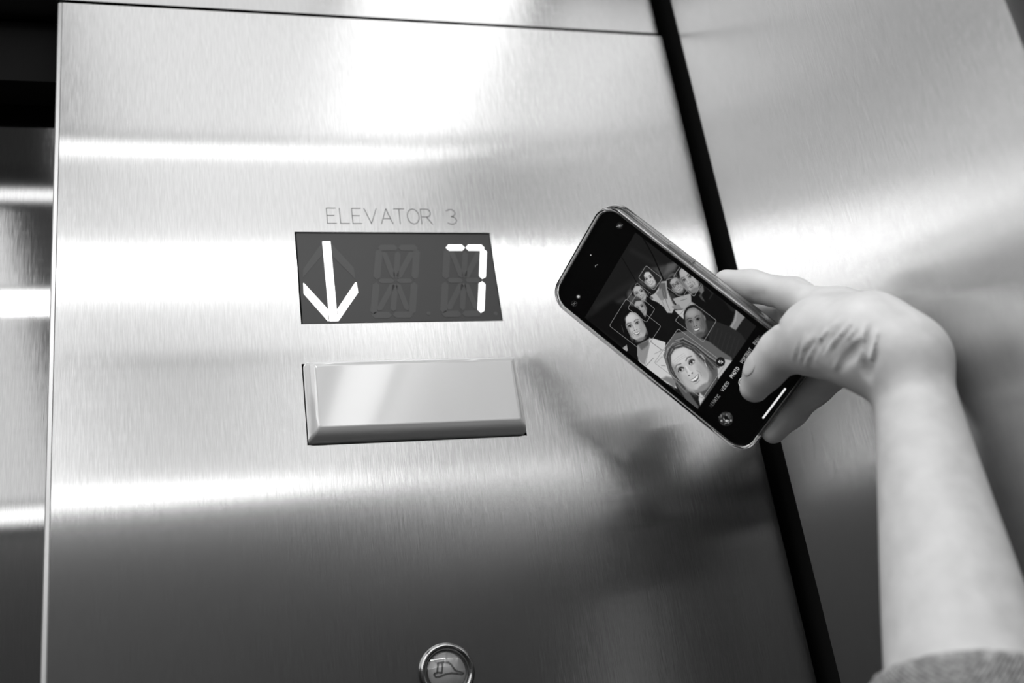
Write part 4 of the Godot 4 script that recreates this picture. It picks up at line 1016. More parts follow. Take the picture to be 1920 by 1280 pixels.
	oval(Vector2(58.5, 747.1), Vector2(3.7, 4.1), Vector2(-2.7, 1.7), 70, 1.6)
	oval(Vector2(33.1, 758), Vector2(2.4, 2.6), Vector2(-4.8, 3.1), 25, 1.6)
	oval(Vector2(26.2, 731.9), Vector2(2.7, 3), Vector2(-3.4, 2.2), 150, 1.6)
	oval(Vector2(39.6, 745), Vector2(2, 2.2), Vector2(-4.6, 3), 190, 1.6)
	oval(Vector2(51.7, 724.7), Vector2(4.1, 4.6), Vector2(-3.2, 2.1), 70, 1.6)
	oval(Vector2(39.1, 753.9), Vector2(2.8, 3.1), Vector2(-4.2, 2.8), 110, 1.6)
	oval(Vector2(56.1, 747.7), Vector2(2.4, 2.7), Vector2(-4.7, 3.1), 70, 1.6)
	oval(Vector2(46.1, 738.2), Vector2(4.5, 5), Vector2(-5.5, 3.6), 12, 2)
	oval(Vector2(355.1, 664.3), Vector2(0.1, 0.1), Vector2(-0.2, 0.1), 0, 1)
	line([Vector2(136.3, 838.4), Vector2(271.1, 839.1)], 7.2, 235, 1)
	var im := Image.create(SW, SH, false, Image.FORMAT_RGB8)
	for y in SH:
		for x in SW:
			var v := clampf(ink[y * SW + x] / 255.0, 0.0, 1.0)
			if x < 2 or y < 2 or x >= SW - 2 or y >= SH - 2: v = 0.0
			im.set_pixel(x, y, Color(v, v, v))
	return ImageTexture.create_from_image(im)

func _ready() -> void:
	# ---- camera
	var cam := Camera3D.new()
	cam.name = "camera"
	add_child(cam)
	var lens := CameraAttributesPhysical.new()
	lens.frustum_focal_length = 41.25
	lens.exposure_aperture = 4.5
	lens.frustum_focus_distance = 0.685
	cam.attributes = lens
	cam.keep_aspect = Camera3D.KEEP_HEIGHT
	cam.fov = rad_to_deg(2.0 * atan(640.0 / 2200.0))
	cam.near = 0.02
	cam.far = 30.0
	cam.transform = Transform3D(Basis(Vector3(0.9601, -0.13879, 0.24279), Vector3(0.02059, 0.90088, 0.43358), Vector3(-0.2789, -0.41128, 0.86779)), Vector3(-0.1397, 1.79696, 0.64501))
	cam.current = true
	# ---- surroundings and exposure
	var we := WorldEnvironment.new()
	we.name = "surroundings"
	var env := Environment.new()
	env.background_mode = Environment.BG_COLOR
	env.background_color = Color.BLACK
	env.tonemap_mode = Environment.TONE_MAPPER_LINEAR
	env.tonemap_exposure = 1.0
	env.sdfgi_enabled = true
	env.ssao_enabled = true
	env.ssil_enabled = true
	we.environment = env
	add_child(we)

	# ---- materials
	M.trim = mat(0.55, 0.35, 1.0)
	M.steel = steel(0.47, 0.155, 1.0, 0.03, 0.13)
	M.wall_steel = steel(0.62, 0.22, 1.0, 0.03, 0.22)
	M.header_steel = steel(0.4, 0.14, 0.8, 0.02, 0.12)
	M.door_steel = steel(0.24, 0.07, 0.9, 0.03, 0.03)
	M.edge = mat(0.6, 0.35, 0.5)
	M.black = mat(0.008, 0.3)
	M.gap = mat(0.006, 0.85)
	M.gap.metallic_specular = 0.25
	M.reveal = mat(0.012, 0.28)
	M.white = mat(0.75, 0.8)
	M.back = mat(0.10, 0.5)  # tone of out-of-view walls, kept dark for what the steel reflects
	M.floor = mat(0.03, 0.5)
	M.engraved = mat(0.09, 0.7)

	# ---- ceiling lights, all out of view, placed for what they light and streak
	unseen_ceiling_strip("unseen bright ceiling light nearest the control panel, lighting its top", Vector2(0.03, 0.20), Vector2(0.215, 0.47), 2.5)  # out of view; gives the header patch and the panel's top glow
	unseen_ceiling_strip("unseen long ceiling light strip beside the right wall, reflected in the light cover", Vector2(0.13, 0.82), Vector2(0.215, 1.60), 3.8)  # out of view; gives the bright band on the light cover
	unseen_ceiling_strip("unseen luminous ceiling panel beside the bright front light, lighting the upper control panel", Vector2(-0.25, 0.04), Vector2(0.015, 0.475), 1.15)  # out of view; lifts the grey of the upper panel and wall
	unseen_ceiling_strip("unseen narrow ceiling light slot giving the upper streak on the steel", Vector2(-1.25, 0.488), Vector2(0.20, 0.512), 4.5)  # out of view; gives the thin upper streak
	unseen_ceiling_strip("unseen narrow luminous ceiling panel lighting the steel between the streaks", Vector2(-0.25, 0.525), Vector2(0.19, 0.725), 1.2)  # out of view; sets the grey between the upper streaks
	unseen_ceiling_strip("unseen broad ceiling light across the middle of the car, lighting steel and arm", Vector2(-0.62, 0.74), Vector2(0.20, 0.80), 18.0)  # out of view; strongest streak, strength chosen to light the arm
	unseen_ceiling_strip("unseen soft ceiling light behind the broad middle light, softening its streak", Vector2(-0.25, 0.815), Vector2(0.10, 1.05), 1.05)  # out of view; lets the middle streak fade downwards
	unseen_ceiling_strip("unseen large luminous ceiling panel towards the rear, lighting the lower control panel", Vector2(-0.25, 1.075), Vector2(0.10, 1.61), 0.5)  # out of view; sets the grey above the lowest streak
	unseen_ceiling_strip("added luminous ceiling panel at the left front, fill for the right wall", Vector2(-1.25, 0.04), Vector2(-0.37, 0.475), 1.3)  # added fill for the side wall, kept clear of the door's reflection
	unseen_ceiling_strip("unseen narrow luminous ceiling panel at the left, reflected in the door", Vector2(-1.25, 0.53), Vector2(-0.325, 0.725), 2.6)  # out of view; gives the pale patch in the door
	unseen_ceiling_strip("unseen large luminous ceiling panel at the left rear, lighting door and arm", Vector2(-1.25, 0.815), Vector2(-0.325, 1.61), 2.0)  # out of view; carries the door patch lower and lights the arm
	unseen_ceiling_strip("unseen ceiling light along the rear wall, giving the lowest streak", Vector2(-1.30, 1.64), Vector2(0.20, 1.74), 5.5)  # out of view; gives the lowest streak on the panel
	unseen_ceiling_strip("unseen long ceiling light strip beside the left wall, lighting the arm", Vector2(-1.42, 0.52), Vector2(-1.28, 1.60), 4.0)  # out of view; placed to light the left side of the arm

	build_car()
	build_panel()
	build_display()
	build_emergency_light()
	build_fire_indicator()
	build_phone()
	build_person()

# ---------------------------------------------------------------- the car
func build_car() -> void:
	var o := structure("floor", "dark elevator floor")
	part("slab", box(Vector3(LEFT, -0.05, -0.2), Vector3(WALL_X + 0.06, 0, BACK)), M.floor, o)
	o = structure("ceiling", "white elevator ceiling with unseen lights let in")
	part("slab", box(Vector3(LEFT, CEIL + 0.01, -0.2), Vector3(WALL_X + 0.06, CEIL + 0.06, BACK)), M.white, o)
	o = structure("wall_back", "dark metal rear wall of the car, out of view, darkening the lower panel")
	var n := 4
	for i in n:
		var x0 := lerpf(LEFT, WALL_X, float(i) / n)
		part("panel", box(Vector3(x0 + 0.006, 0.1, BACK - 0.015), Vector3(lerpf(LEFT, WALL_X, float(i + 1) / n) - 0.006, CEIL - 0.03, BACK)), M.back, o)
	part("backing", box(Vector3(LEFT, 0, BACK), Vector3(WALL_X + 0.06, CEIL + 0.01, BACK + 0.04)), M.black, o)
	o = structure("wall_left", "dark side wall on the far left, out of view, darkening the steel reflections")  # unseen; dark so the side wall mirrors little light
	part("panel", box(Vector3(LEFT - 0.03, 0, -0.2), Vector3(LEFT, CEIL + 0.01, BACK)), M.back, o)
	o = structure("wall_right", "brushed steel side wall of tall panels parted by black joints")
	part("backing", box(Vector3(WALL_X + 0.02, 0, -0.05), Vector3(WALL_X + 0.06, CEIL + 0.01, BACK)), M.black, o)
	for z in [[0.017, 0.303], [0.317, 0.9], [0.912, 1.7]]:
		part("wall_panel", box(Vector3(WALL_X, 0.1, z[0]), Vector3(WALL_X + 0.02, CEIL - 0.004, z[1])), M.wall_steel, o)
	# black joint in the corner between operating panel and side wall
	o = structure("trim_1", "black recessed corner joint between control panel and side wall")
	part("joint", box(Vector3(WALL_X + 0.004, 0, -0.03), Vector3(WALL_X + 0.02, CEIL, 0.0168)), M.reveal, o)
	# header over door and panel
	o = structure("trim_2", "brushed steel header above the control panel and the door")
	part("header_panel", box(Vector3(LEFT, PANEL_TOP + 0.0035, -0.045), Vector3(PANEL_R - 0.002, CEIL, -0.001)), M.header_steel, o)
	part("header_backing", box(Vector3(LEFT, PANEL_TOP - 0.02, -0.2), Vector3(WALL_X + 0.06, CEIL, -0.066)), M.black, o)
	part("shadow_gap", box(Vector3(PANEL_L + 0.004, PANEL_TOP - 0.006, -0.03), Vector3(PANEL_R, PANEL_TOP + 0.02, -0.008)), M.gap, o)
	# car door, set back behind the panel's edge
	o = structure("door_1", "brushed steel elevator door set back at the left")
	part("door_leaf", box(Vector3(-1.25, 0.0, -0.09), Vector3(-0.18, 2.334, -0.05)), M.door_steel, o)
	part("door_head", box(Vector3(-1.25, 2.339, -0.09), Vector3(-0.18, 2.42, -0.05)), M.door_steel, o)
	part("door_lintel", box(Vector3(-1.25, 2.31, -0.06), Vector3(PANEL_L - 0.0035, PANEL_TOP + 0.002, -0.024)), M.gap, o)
	part("front_return", box(Vector3(LEFT, 0.0, -0.09), Vector3(-1.25, PANEL_TOP + 0.05, 0.0)), M.back, o)
	part("hoistway", box(Vector3(LEFT, 0.0, -0.2), Vector3(0.3, 2.6, -0.15)), M.black, o)

# ---------------------------------------------------------------- the operating panel
func build_panel() -> void:
	var o := thing("control_panel", "tall brushed steel elevator control panel engraved ELEVATOR 3, beside the door", "control panel")
	var xs := [PANEL_L, -0.06513, -0.0637, 0.0637, 0.068, PANEL_R]
	var ys := [0.05, 2.0389, 2.09078, 2.11734, 2.18244, PANEL_TOP]
	var holes := [Rect2(-0.0637, 2.11734, 0.1274, 0.06511), Rect2(-0.06513, 2.0389, 0.13313, 0.05188)]
	var st := begin()
	for i in xs.size() - 1:
		for j in ys.size() - 1:
			var c := Vector2((xs[i] + xs[i + 1]) / 2, (ys[j] + ys[j + 1]) / 2)
			var open := false
			for h in holes:
				if h.has_point(c): open = true
			if open: continue
			var q := [Vector3(xs[i], ys[j], 0), Vector3(xs[i + 1], ys[j], 0), Vector3(xs[i + 1], ys[j + 1], 0), Vector3(xs[i], ys[j + 1], 0)]
			quad(st, q[0], q[1], q[2], q[3], Vector3(0, 0, 1), q.map(func(v): return Vector2(v.x, v.y)))
	# walls of the openings, right and top edge, back
	for h in holes:
		var a: Vector2 = h.position
		var b: Vector2 = h.end
		var z := -0.004
		quad(st, Vector3(a.x, a.y, 0), Vector3(a.x, b.y, 0), Vector3(a.x, b.y, z), Vector3(a.x, a.y, z), Vector3(1, 0, 0))
		quad(st, Vector3(b.x, a.y, 0), Vector3(b.x, b.y, 0), Vector3(b.x, b.y, z), Vector3(b.x, a.y, z), Vector3(-1, 0, 0))
		quad(st, Vector3(a.x, b.y, 0), Vector3(b.x, b.y, 0), Vector3(b.x, b.y, z), Vector3(a.x, b.y, z), Vector3(0, -1, 0))
		quad(st, Vector3(a.x, a.y, 0), Vector3(b.x, a.y, 0), Vector3(b.x, a.y, z), Vector3(a.x, a.y, z), Vector3(0, 1, 0))
	quad(st, Vector3(PANEL_R, 0.05, 0), Vector3(PANEL_R, PANEL_TOP, 0), Vector3(PANEL_R, PANEL_TOP, -0.02), Vector3(PANEL_R, 0.05, -0.02), Vector3(1, 0, 0))
	quad(st, Vector3(PANEL_L, PANEL_TOP, 0), Vector3(PANEL_R, PANEL_TOP, 0), Vector3(PANEL_R, PANEL_TOP, -0.006), Vector3(PANEL_L, PANEL_TOP, -0.006), Vector3(0, 1, 0))
	part("faceplate", st.commit(), M.steel, o)
	# rounded bend at the door side, then the return into the doorway
	st = begin()
	st.set_smooth_group(-1)
	var r := 0.0032
	var prof := [Vector2(PANEL_L, 0.0), Vector2(PANEL_L - 0.0003, -0.0007), Vector2(PANEL_L - 0.0006, -0.0001), Vector2(PANEL_L - r * 0.8, -0.0004), Vector2(PANEL_L - r, -0.0014), Vector2(PANEL_L - r, -0.049)]
	for i in prof.size() - 1:
		var a: Vector2 = prof[i]
		var b: Vector2 = prof[i + 1]
		for v in [Vector3(a.x, 0.05, a.y), Vector3(b.x, PANEL_TOP, b.y), Vector3(a.x, PANEL_TOP, a.y), Vector3(a.x, 0.05, a.y), Vector3(b.x, 0.05, b.y), Vector3(b.x, PANEL_TOP, b.y)]:
			st.set_uv(Vector2(v.x - v.z, v.y))
			st.add_vertex(v)
	st.generate_normals()
	part("bent_edge", st.commit(), M.edge, o)
	part("backing", box(Vector3(PANEL_L, 0.05, -0.049), Vector3(PANEL_R - 0.004, PANEL_TOP, -0.031)), M.black, o)
	# engraved lettering, single strokes
	letter(o, [[Vector2(-0.03664, 2.20006), Vector2(-0.04244, 2.20006), Vector2(-0.04244, 2.18873), Vector2(-0.03664, 2.18873)], [Vector2(-0.04244, 2.19462), Vector2(-0.03768, 2.19462)]])
	letter(o, [[Vector2(-0.03409, 2.20006), Vector2(-0.03409, 2.18873), Vector2(-0.02829, 2.18873)]])
	letter(o, [[Vector2(-0.0204, 2.20006), Vector2(-0.0262, 2.20006), Vector2(-0.0262, 2.18873), Vector2(-0.0204, 2.18873)], [Vector2(-0.0262, 2.19462), Vector2(-0.02144, 2.19462)]])
	letter(o, [[Vector2(-0.01818, 2.20006), Vector2(-0.01419, 2.18873), Vector2(-0.01019, 2.20006)]])
	letter(o, [[Vector2(-0.00767, 2.18873), Vector2(-0.00391, 2.20006), Vector2(-0.00015, 2.18873)], [Vector2(-0.00616, 2.19258), Vector2(-0.00165, 2.19258)]])
	letter(o, [[Vector2(0.00126, 2.20006), Vector2(0.00803, 2.20006)], [Vector2(0.00465, 2.20006), Vector2(0.00465, 2.18873)]])
	letter(o, [[Vector2(0.0137, 2.20006), Vector2(0.01519, 2.19963), Vector2(0.01646, 2.1984), Vector2(0.0173, 2.19656), Vector2(0.0176, 2.19439), Vector2(0.0173, 2.19223), Vector2(0.01646, 2.19039), Vector2(0.01519, 2.18916), Vector2(0.0137, 2.18873), Vector2(0.01221, 2.18916), Vector2(0.01094, 2.19039), Vector2(0.0101, 2.19223), Vector2(0.0098, 2.19439), Vector2(0.0101, 2.19656), Vector2(0.01094, 2.1984), Vector2(0.01221, 2.19963), Vector2(0.0137, 2.20006)]])
	letter(o, [[Vector2(0.01893, 2.18873), Vector2(0.01893, 2.20006), Vector2(0.0231, 2.20006), Vector2(0.02425, 2.19966), Vector2(0.02509, 2.19858), Vector2(0.0254, 2.19711), Vector2(0.02509, 2.19564), Vector2(0.02425, 2.19456), Vector2(0.0231, 2.19417), Vector2(0.01893, 2.19417)], [Vector2(0.02241, 2.19417), Vector2(0.02589, 2.18873)]])
	letter(o, [[Vector2(0.03612, 2.19892), Vector2(0.03694, 2.19933), Vector2(0.03822, 2.19996), Vector2(0.03968, 2.19999), Vector2(0.04098, 2.1994), Vector2(0.04183, 2.19833), Vector2(0.04202, 2.19704), Vector2(0.04151, 2.19581), Vector2(0.04042, 2.19494), Vector2(0.03901, 2.19462), Vector2(0.03969, 2.19456), Vector2(0.04091, 2.19414), Vector2(0.04185, 2.19336), Vector2(0.04238, 2.19235), Vector2(0.04243, 2.19124), Vector2(0.042, 2.19019), Vector2(0.04114, 2.18935), Vector2(0.03997, 2.18884), Vector2(0.03867, 2.18874), Vector2(0.03741, 2.18906), Vector2(0.03638, 2.18975)]])

func letter(o: Node3D, strokes: Array) -> void:
	var st := begin()
	for s in strokes:
		st.append_from(stroke(s, 0.00042, -0.0002, 0.00012), 0, Transform3D())
	part("letter", st.commit(), M.engraved, o)

func build_display() -> void:
	var dark := mat(0.03, 0.36)
	dark.metallic_specular = 0.42
	var faint := mat(0.056, 0.36)
	faint.metallic_specular = 0.42
	var lit := glow(1.35)
	var o := thing("floor_display", "dark floor display with a lit down arrow and number 7", "display", Vector3(0, 2.14989, 0))
	part("housing", box(Vector3(-0.0657, -0.03455, -0.0305), Vector3(0.0657, 0.03455, -0.004)), M.gap, o)
	part("window", box(Vector3(-0.0626, -0.03165, -0.004), Vector3(0.0634, 0.03215, -0.001)), dark, o)
	segment(o, "arrow_shaft", lit, [Vector2(-0.04665, 0.02589), Vector2(-0.0415, 0.02603), Vector2(-0.04124, -0.03054), Vector2(-0.04627, -0.0305)])
	segment(o, "arrow_barb", lit, [Vector2(-0.06042, -0.00374), Vector2(-0.06005, -0.00396), Vector2(-0.04667, -0.02221), Vector2(-0.04675, -0.03039), Vector2(-0.04723, -0.03038), Vector2(-0.06072, -0.01121)])
	segment(o, "arrow_barb", lit, [Vector2(-0.02816, -0.00364), Vector2(-0.02737, -0.00365), Vector2(-0.02704, -0.01083), Vector2(-0.04064, -0.03027), Vector2(-0.04094, -0.03049), Vector2(-0.04089, -0.02229)])
	segment(o, "arrow_barb", faint, [Vector2(-0.06042, 0.00005), Vector2(-0.05973, 0.00621), Vector2(-0.0483, 0.023), Vector2(-0.0471, 0.02243), Vector2(-0.04714, 0.0164)])
	segment(o, "arrow_barb", faint, [Vector2(-0.04126, 0.02331), Vector2(-0.04042, 0.02377), Vector2(-0.02827, 0.00695), Vector2(-0.02791, -0.00116), Vector2(-0.04131, 0.01595)])
	segment(o, "segment", lit, [Vector2(0.03296, 0.0216), Vector2(0.0348, 0.02379), Vector2(0.04375, 0.02379), Vector2(0.04559, 0.0216), Vector2(0.04375, 0.01941), Vector2(0.0348, 0.01941)])
	segment(o, "segment", lit, [Vector2(0.04622, 0.0216), Vector2(0.04806, 0.02379), Vector2(0.05701, 0.02379), Vector2(0.05885, 0.0216), Vector2(0.05701, 0.01941), Vector2(0.04806, 0.01941)])
	segment(o, "segment", lit, [Vector2(0.05821, 0.02064), Vector2(0.06005, 0.01846), Vector2(0.05685, -0.00012), Vector2(0.05439, -0.00156), Vector2(0.05254, 0.00063), Vector2(0.05574, 0.0192)])
	segment(o, "segment", lit, [Vector2(0.05405, -0.00349), Vector2(0.0559, -0.00567), Vector2(0.05262, -0.02472), Vector2(0.05015, -0.02616), Vector2(0.04831, -0.02398), Vector2(0.05159, -0.00493)])
	segment(o, "segment", faint, [Vector2(0.03381, 0.02064), Vector2(0.03565, 0.01846), Vector2(0.03246, -0.00012), Vector2(0.02999, -0.00156), Vector2(0.02814, 0.00063), Vector2(0.03134, 0.0192)])
	segment(o, "segment", faint, [Vector2(0.02966, -0.00349), Vector2(0.0315, -0.00567), Vector2(0.02822, -0.02472), Vector2(0.02575, -0.02616), Vector2(0.02391, -0.02398), Vector2(0.02719, -0.00493)])
	segment(o, "segment", faint, [Vector2(0.02466, -0.02665), Vector2(0.0265, -0.02446), Vector2(0.03545, -0.02446), Vector2(0.03729, -0.02665), Vector2(0.03545, -0.02883), Vector2(0.0265, -0.02883)])
	segment(o, "segment", faint, [Vector2(0.03792, -0.02665), Vector2(0.03976, -0.02446), Vector2(0.04871, -0.02446), Vector2(0.05055, -0.02665), Vector2(0.04871, -0.02883), Vector2(0.03976, -0.02883)])
	segment(o, "segment", faint, [Vector2(0.03115, -0.00252), Vector2(0.03262, -0.00077), Vector2(0.03975, -0.00077), Vector2(0.04123, -0.00252), Vector2(0.03975, -0.00427), Vector2(0.03262, -0.00427)])
	segment(o, "segment", faint, [Vector2(0.04282, -0.00252), Vector2(0.04429, -0.00077), Vector2(0.05142, -0.00077), Vector2(0.05289, -0.00252), Vector2(0.05142, -0.00427), Vector2(0.04429, -0.00427)])
	segment(o, "segment", faint, [Vector2(0.04567, 0.01871), Vector2(0.04715, 0.01696), Vector2(0.04433, 0.00056), Vector2(0.04235, -0.00059), Vector2(0.04088, 0.00115), Vector2(0.0437, 0.01756)])
	segment(o, "segment", faint, [Vector2(0.04169, -0.00445), Vector2(0.04316, -0.0062), Vector2(0.04026, -0.02308), Vector2(0.03828, -0.02423), Vector2(0.03681, -0.02249), Vector2(0.03971, -0.0056)])
	segment(o, "segment", faint, [Vector2(0.03639, 0.01871), Vector2(0.03844, 0.01769), Vector2(0.04239, 0.00125), Vector2(0.04103, -0.00059), Vector2(0.03898, 0.00043), Vector2(0.03503, 0.01687)])
	segment(o, "segment", faint, [Vector2(0.05496, 0.01871), Vector2(0.05573, 0.01656), Vector2(0.04593, -0.00021), Vector2(0.04368, -0.00059), Vector2(0.04291, 0.00156), Vector2(0.0527, 0.01832)])
	segment(o, "segment", faint, [Vector2(0.04036, -0.00445), Vector2(0.04113, -0.0066), Vector2(0.03134, -0.02336), Vector2(0.02909, -0.02375), Vector2(0.02832, -0.0216), Vector2(0.03811, -0.00484)])
	segment(o, "segment", faint, [Vector2(0.04301, -0.00445), Vector2(0.04506, -0.00547), Vector2(0.04901, -0.02191), Vector2(0.04765, -0.02375), Vector2(0.04561, -0.02273), Vector2(0.04166, -0.00629)])
	segment(o, "segment", faint, [Vector2(-0.01155, 0.02151), Vector2(-0.00971, 0.0237), Vector2(-0.00076, 0.0237), Vector2(0.00107, 0.02151), Vector2(-0.00076, 0.01932), Vector2(-0.00971, 0.01932)])
	segment(o, "segment", faint, [Vector2(0.00171, 0.02151), Vector2(0.00355, 0.0237), Vector2(0.0125, 0.0237), Vector2(0.01433, 0.02151), Vector2(0.0125, 0.01932), Vector2(0.00355, 0.01932)])
	segment(o, "segment", faint, [Vector2(0.01369, 0.02054), Vector2(0.01554, 0.01836), Vector2(0.01234, -0.00021), Vector2(0.00987, -0.00165), Vector2(0.00803, 0.00053), Vector2(0.01122, 0.0191)])
	segment(o, "segment", faint, [Vector2(0.00954, -0.00358), Vector2(0.01138, -0.00576), Vector2(0.00811, -0.02482), Vector2(0.00564, -0.02626), Vector2(0.00379, -0.02408), Vector2(0.00707, -0.00502)])
	segment(o, "segment", faint, [Vector2(-0.01071, 0.02054), Vector2(-0.00886, 0.01836), Vector2(-0.01206, -0.00021), Vector2(-0.01453, -0.00165), Vector2(-0.01637, 0.00053), Vector2(-0.01318, 0.0191)])
	segment(o, "segment", faint, [Vector2(-0.01486, -0.00358), Vector2(-0.01302, -0.00576), Vector2(-0.01629, -0.02482), Vector2(-0.01876, -0.02626), Vector2(-0.02061, -0.02408), Vector2(-0.01733, -0.00502)])
	segment(o, "segment", faint, [Vector2(-0.01985, -0.02674), Vector2(-0.01801, -0.02455), Vector2(-0.00907, -0.02455), Vector2(-0.00723, -0.02674), Vector2(-0.00907, -0.02893), Vector2(-0.01801, -0.02893)])
	segment(o, "segment", faint, [Vector2(-0.00659, -0.02674), Vector2(-0.00475, -0.02455), Vector2(0.00419, -0.02455), Vector2(0.00603, -0.02674), Vector2(0.00419, -0.02893), Vector2(-0.00475, -0.02893)])
	segment(o, "segment", faint, [Vector2(-0.01337, -0.00262), Vector2(-0.0119, -0.00087), Vector2(-0.00476, -0.00087), Vector2(-0.00329, -0.00262), Vector2(-0.00476, -0.00437), Vector2(-0.0119, -0.00437)])
	segment(o, "segment", faint, [Vector2(-0.0017, -0.00262), Vector2(-0.00023, -0.00087), Vector2(0.00691, -0.00087), Vector2(0.00838, -0.00262), Vector2(0.00691, -0.00437), Vector2(-0.00023, -0.00437)])
	segment(o, "segment", faint, [Vector2(0.00116, 0.01861), Vector2(0.00263, 0.01687), Vector2(-0.00019, 0.00047), Vector2(-0.00216, -0.00069), Vector2(-0.00364, 0.00106), Vector2(-0.00082, 0.01746)])
	segment(o, "segment", faint, [Vector2(-0.00283, -0.00455), Vector2(-0.00135, -0.00629), Vector2(-0.00426, -0.02318), Vector2(-0.00623, -0.02433), Vector2(-0.00771, -0.02258), Vector2(-0.0048, -0.0057)])
	segment(o, "segment", faint, [Vector2(-0.00812, 0.01861), Vector2(-0.00608, 0.01759), Vector2(-0.00213, 0.00115), Vector2(-0.00349, -0.00069), Vector2(-0.00553, 0.00033), Vector2(-0.00948, 0.01677)])
	segment(o, "segment", faint, [Vector2(0.01044, 0.01861), Vector2(0.01121, 0.01646), Vector2(0.00142, -0.0003), Vector2(-0.00084, -0.00069), Vector2(-0.00161, 0.00147), Vector2(0.00819, 0.01823)])
	segment(o, "segment", faint, [Vector2(-0.00415, -0.00455), Vector2(-0.00338, -0.0067), Vector2(-0.01318, -0.02346), Vector2(-0.01543, -0.02385), Vector2(-0.0162, -0.02169), Vector2(-0.00641, -0.00493)])
	segment(o, "segment", faint, [Vector2(-0.0015, -0.00455), Vector2(0.00055, -0.00557), Vector2(0.00449, -0.02201), Vector2(0.00314, -0.02385), Vector2(0.00109, -0.02283), Vector2(-0.00286, -0.00639)])
	segment(o, "decimal_point", faint, [Vector2(0.01757, -0.02605), Vector2(0.01726, -0.02522), Vector2(0.01649, -0.02477), Vector2(0.01562, -0.02493), Vector2(0.01505, -0.02561), Vector2(0.01505, -0.0265), Vector2(0.01562, -0.02718), Vector2(0.01649, -0.02733), Vector2(0.01726, -0.02689)])
	segment(o, "decimal_point", faint, [Vector2(0.06122, -0.02673), Vector2(0.06091, -0.02589), Vector2(0.06014, -0.02545), Vector2(0.05927, -0.0256), Vector2(0.0587, -0.02628), Vector2(0.0587, -0.02717), Vector2(0.05927, -0.02786), Vector2(0.06014, -0.02801), Vector2(0.06091, -0.02757)])

func segment(o: Node3D, called: String, m: Material, pts: Array) -> void:
	part(called, prism(ccw(PackedVector2Array(pts)), -0.0011, -0.0006 if m.emission_enabled else -0.00085), m, o)

func build_emergency_light() -> void:
	var o := thing("emergency_light", "white rectangular plastic light cover below the floor display", "light", Vector3(0.00144, 2.06484, 0))
	var white := mat(0.72, 0.12)
	white.metallic_specular = 0.7
	white.clearcoat_enabled = true
	white.clearcoat = 1.0
	white.clearcoat_roughness = 0.05
	var hx := 0.06596
	var hy := 0.02534
	part("housing", box(Vector3(-hx - 0.0012, -hy - 0.0012, -0.02), Vector3(hx + 0.0012, hy + 0.0012, -0.004)), M.gap, o)
	var loops := []
	var zs := []
	for q in [[0.0, -0.0039], [0.0, 0.0018], [0.0006, 0.0045], [0.0018, 0.0075], [0.0036, 0.0098], [0.0058, 0.0112]]:
		loops.append(rrect(hx - q[0], hy - q[0], maxf(0.0024 - q[0] * 0.25, 0.0012)))
		zs.append(q[1])
	part("bevel", loft(loops, zs, true, false), white, o)
	var face := [rrect(hx - 0.0058, hy - 0.0058, 0.0012), rrect(hx - 0.0064, hy - 0.0064, 0.0012)]
	part("cover_face", loft(face, [0.0112, 0.0113], false, true), white, o)

func build_fire_indicator() -> void:
	var o := thing("fire_indicator", "small round indicator with a fire helmet outline near the panel's lower end", "indicator", Vector3(0.00143, 1.90308, 0))
	var R := 0.01567
	var chrome := mat(0.32, 0.12, 1.0)
	part("bezel", lathe([Vector2(R * 1.0, -0.0005), Vector2(R * 1.0, 0.0012), Vector2(R * 0.97, 0.0028), Vector2(R * 0.9, 0.0038), Vector2(R * 0.82, 0.0036), Vector2(R * 0.76, 0.002), Vector2(R * 0.74, 0.0003)]), chrome, o)
	part("recess", lathe([Vector2(R * 0.76, 0.0012), Vector2(R * 0.67, 0.0004), Vector2(0.00001, 0.0004)]), M.black, o)
	part("disc", lathe([Vector2(R * 0.665, 0.0003), Vector2(R * 0.665, 0.0009), Vector2(0.00001, 0.0010)]), mat(0.30, 0.4), o)
	var st := begin()
	st.append_from(stroke([Vector2(-0.00735, -0.0007), Vector2(-0.00642, -0.00212), Vector2(-0.00424, -0.00205), Vector2(-0.00109, -0.0011), Vector2(0.00244, -0.00082), Vector2(0.00586, -0.00149), Vector2(0.00821, -0.00206), Vector2(0.00902, -0.00155), Vector2(0.00686, -0.0005), Vector2(0.00478, 0.00042), Vector2(0.00386, 0.0019), Vector2(0.00298, 0.00367), Vector2(0.0014, 0.00508), Vector2(-0.00163, 0.00546), Vector2(-0.00462, 0.00524)], 0.0009, 0.0008, 0.0012), 0, Transform3D())
	st.append_from(stroke([Vector2(-0.00453, 0.00456), Vector2(-0.00549, 0.00037), Vector2(-0.00294, -0.00017), Vector2(-0.00236, 0.00216), Vector2(-0.00213, 0.00487)], 0.0009, 0.0008, 0.0012), 0, Transform3D())
	st.append_from(stroke([Vector2(-0.00735, -0.0007), Vector2(-0.00684, -0.00004), Vector2(-0.00551, 0.00017)], 0.0009, 0.0008, 0.0012), 0, Transform3D())
	part("helmet_outline", st.commit(), mat(0.02, 0.5), o)
	var lens := mat(1.0, 0.03)
	lens.albedo_color.a = 0.03
	lens.transparency = BaseMaterial3D.TRANSPARENCY_ALPHA
	var prof := [Vector2(R * 0.75, 0.0016)]
	for i in range(1, 9):
		var a := i / 8.0
		prof.append(Vector2(maxf(R * 0.75 * (1 - a), 0.0002), 0.0016 + 0.0028 * (1 - (1 - a) * (1 - a))))
	part("lens", lathe(prof), lens, o)

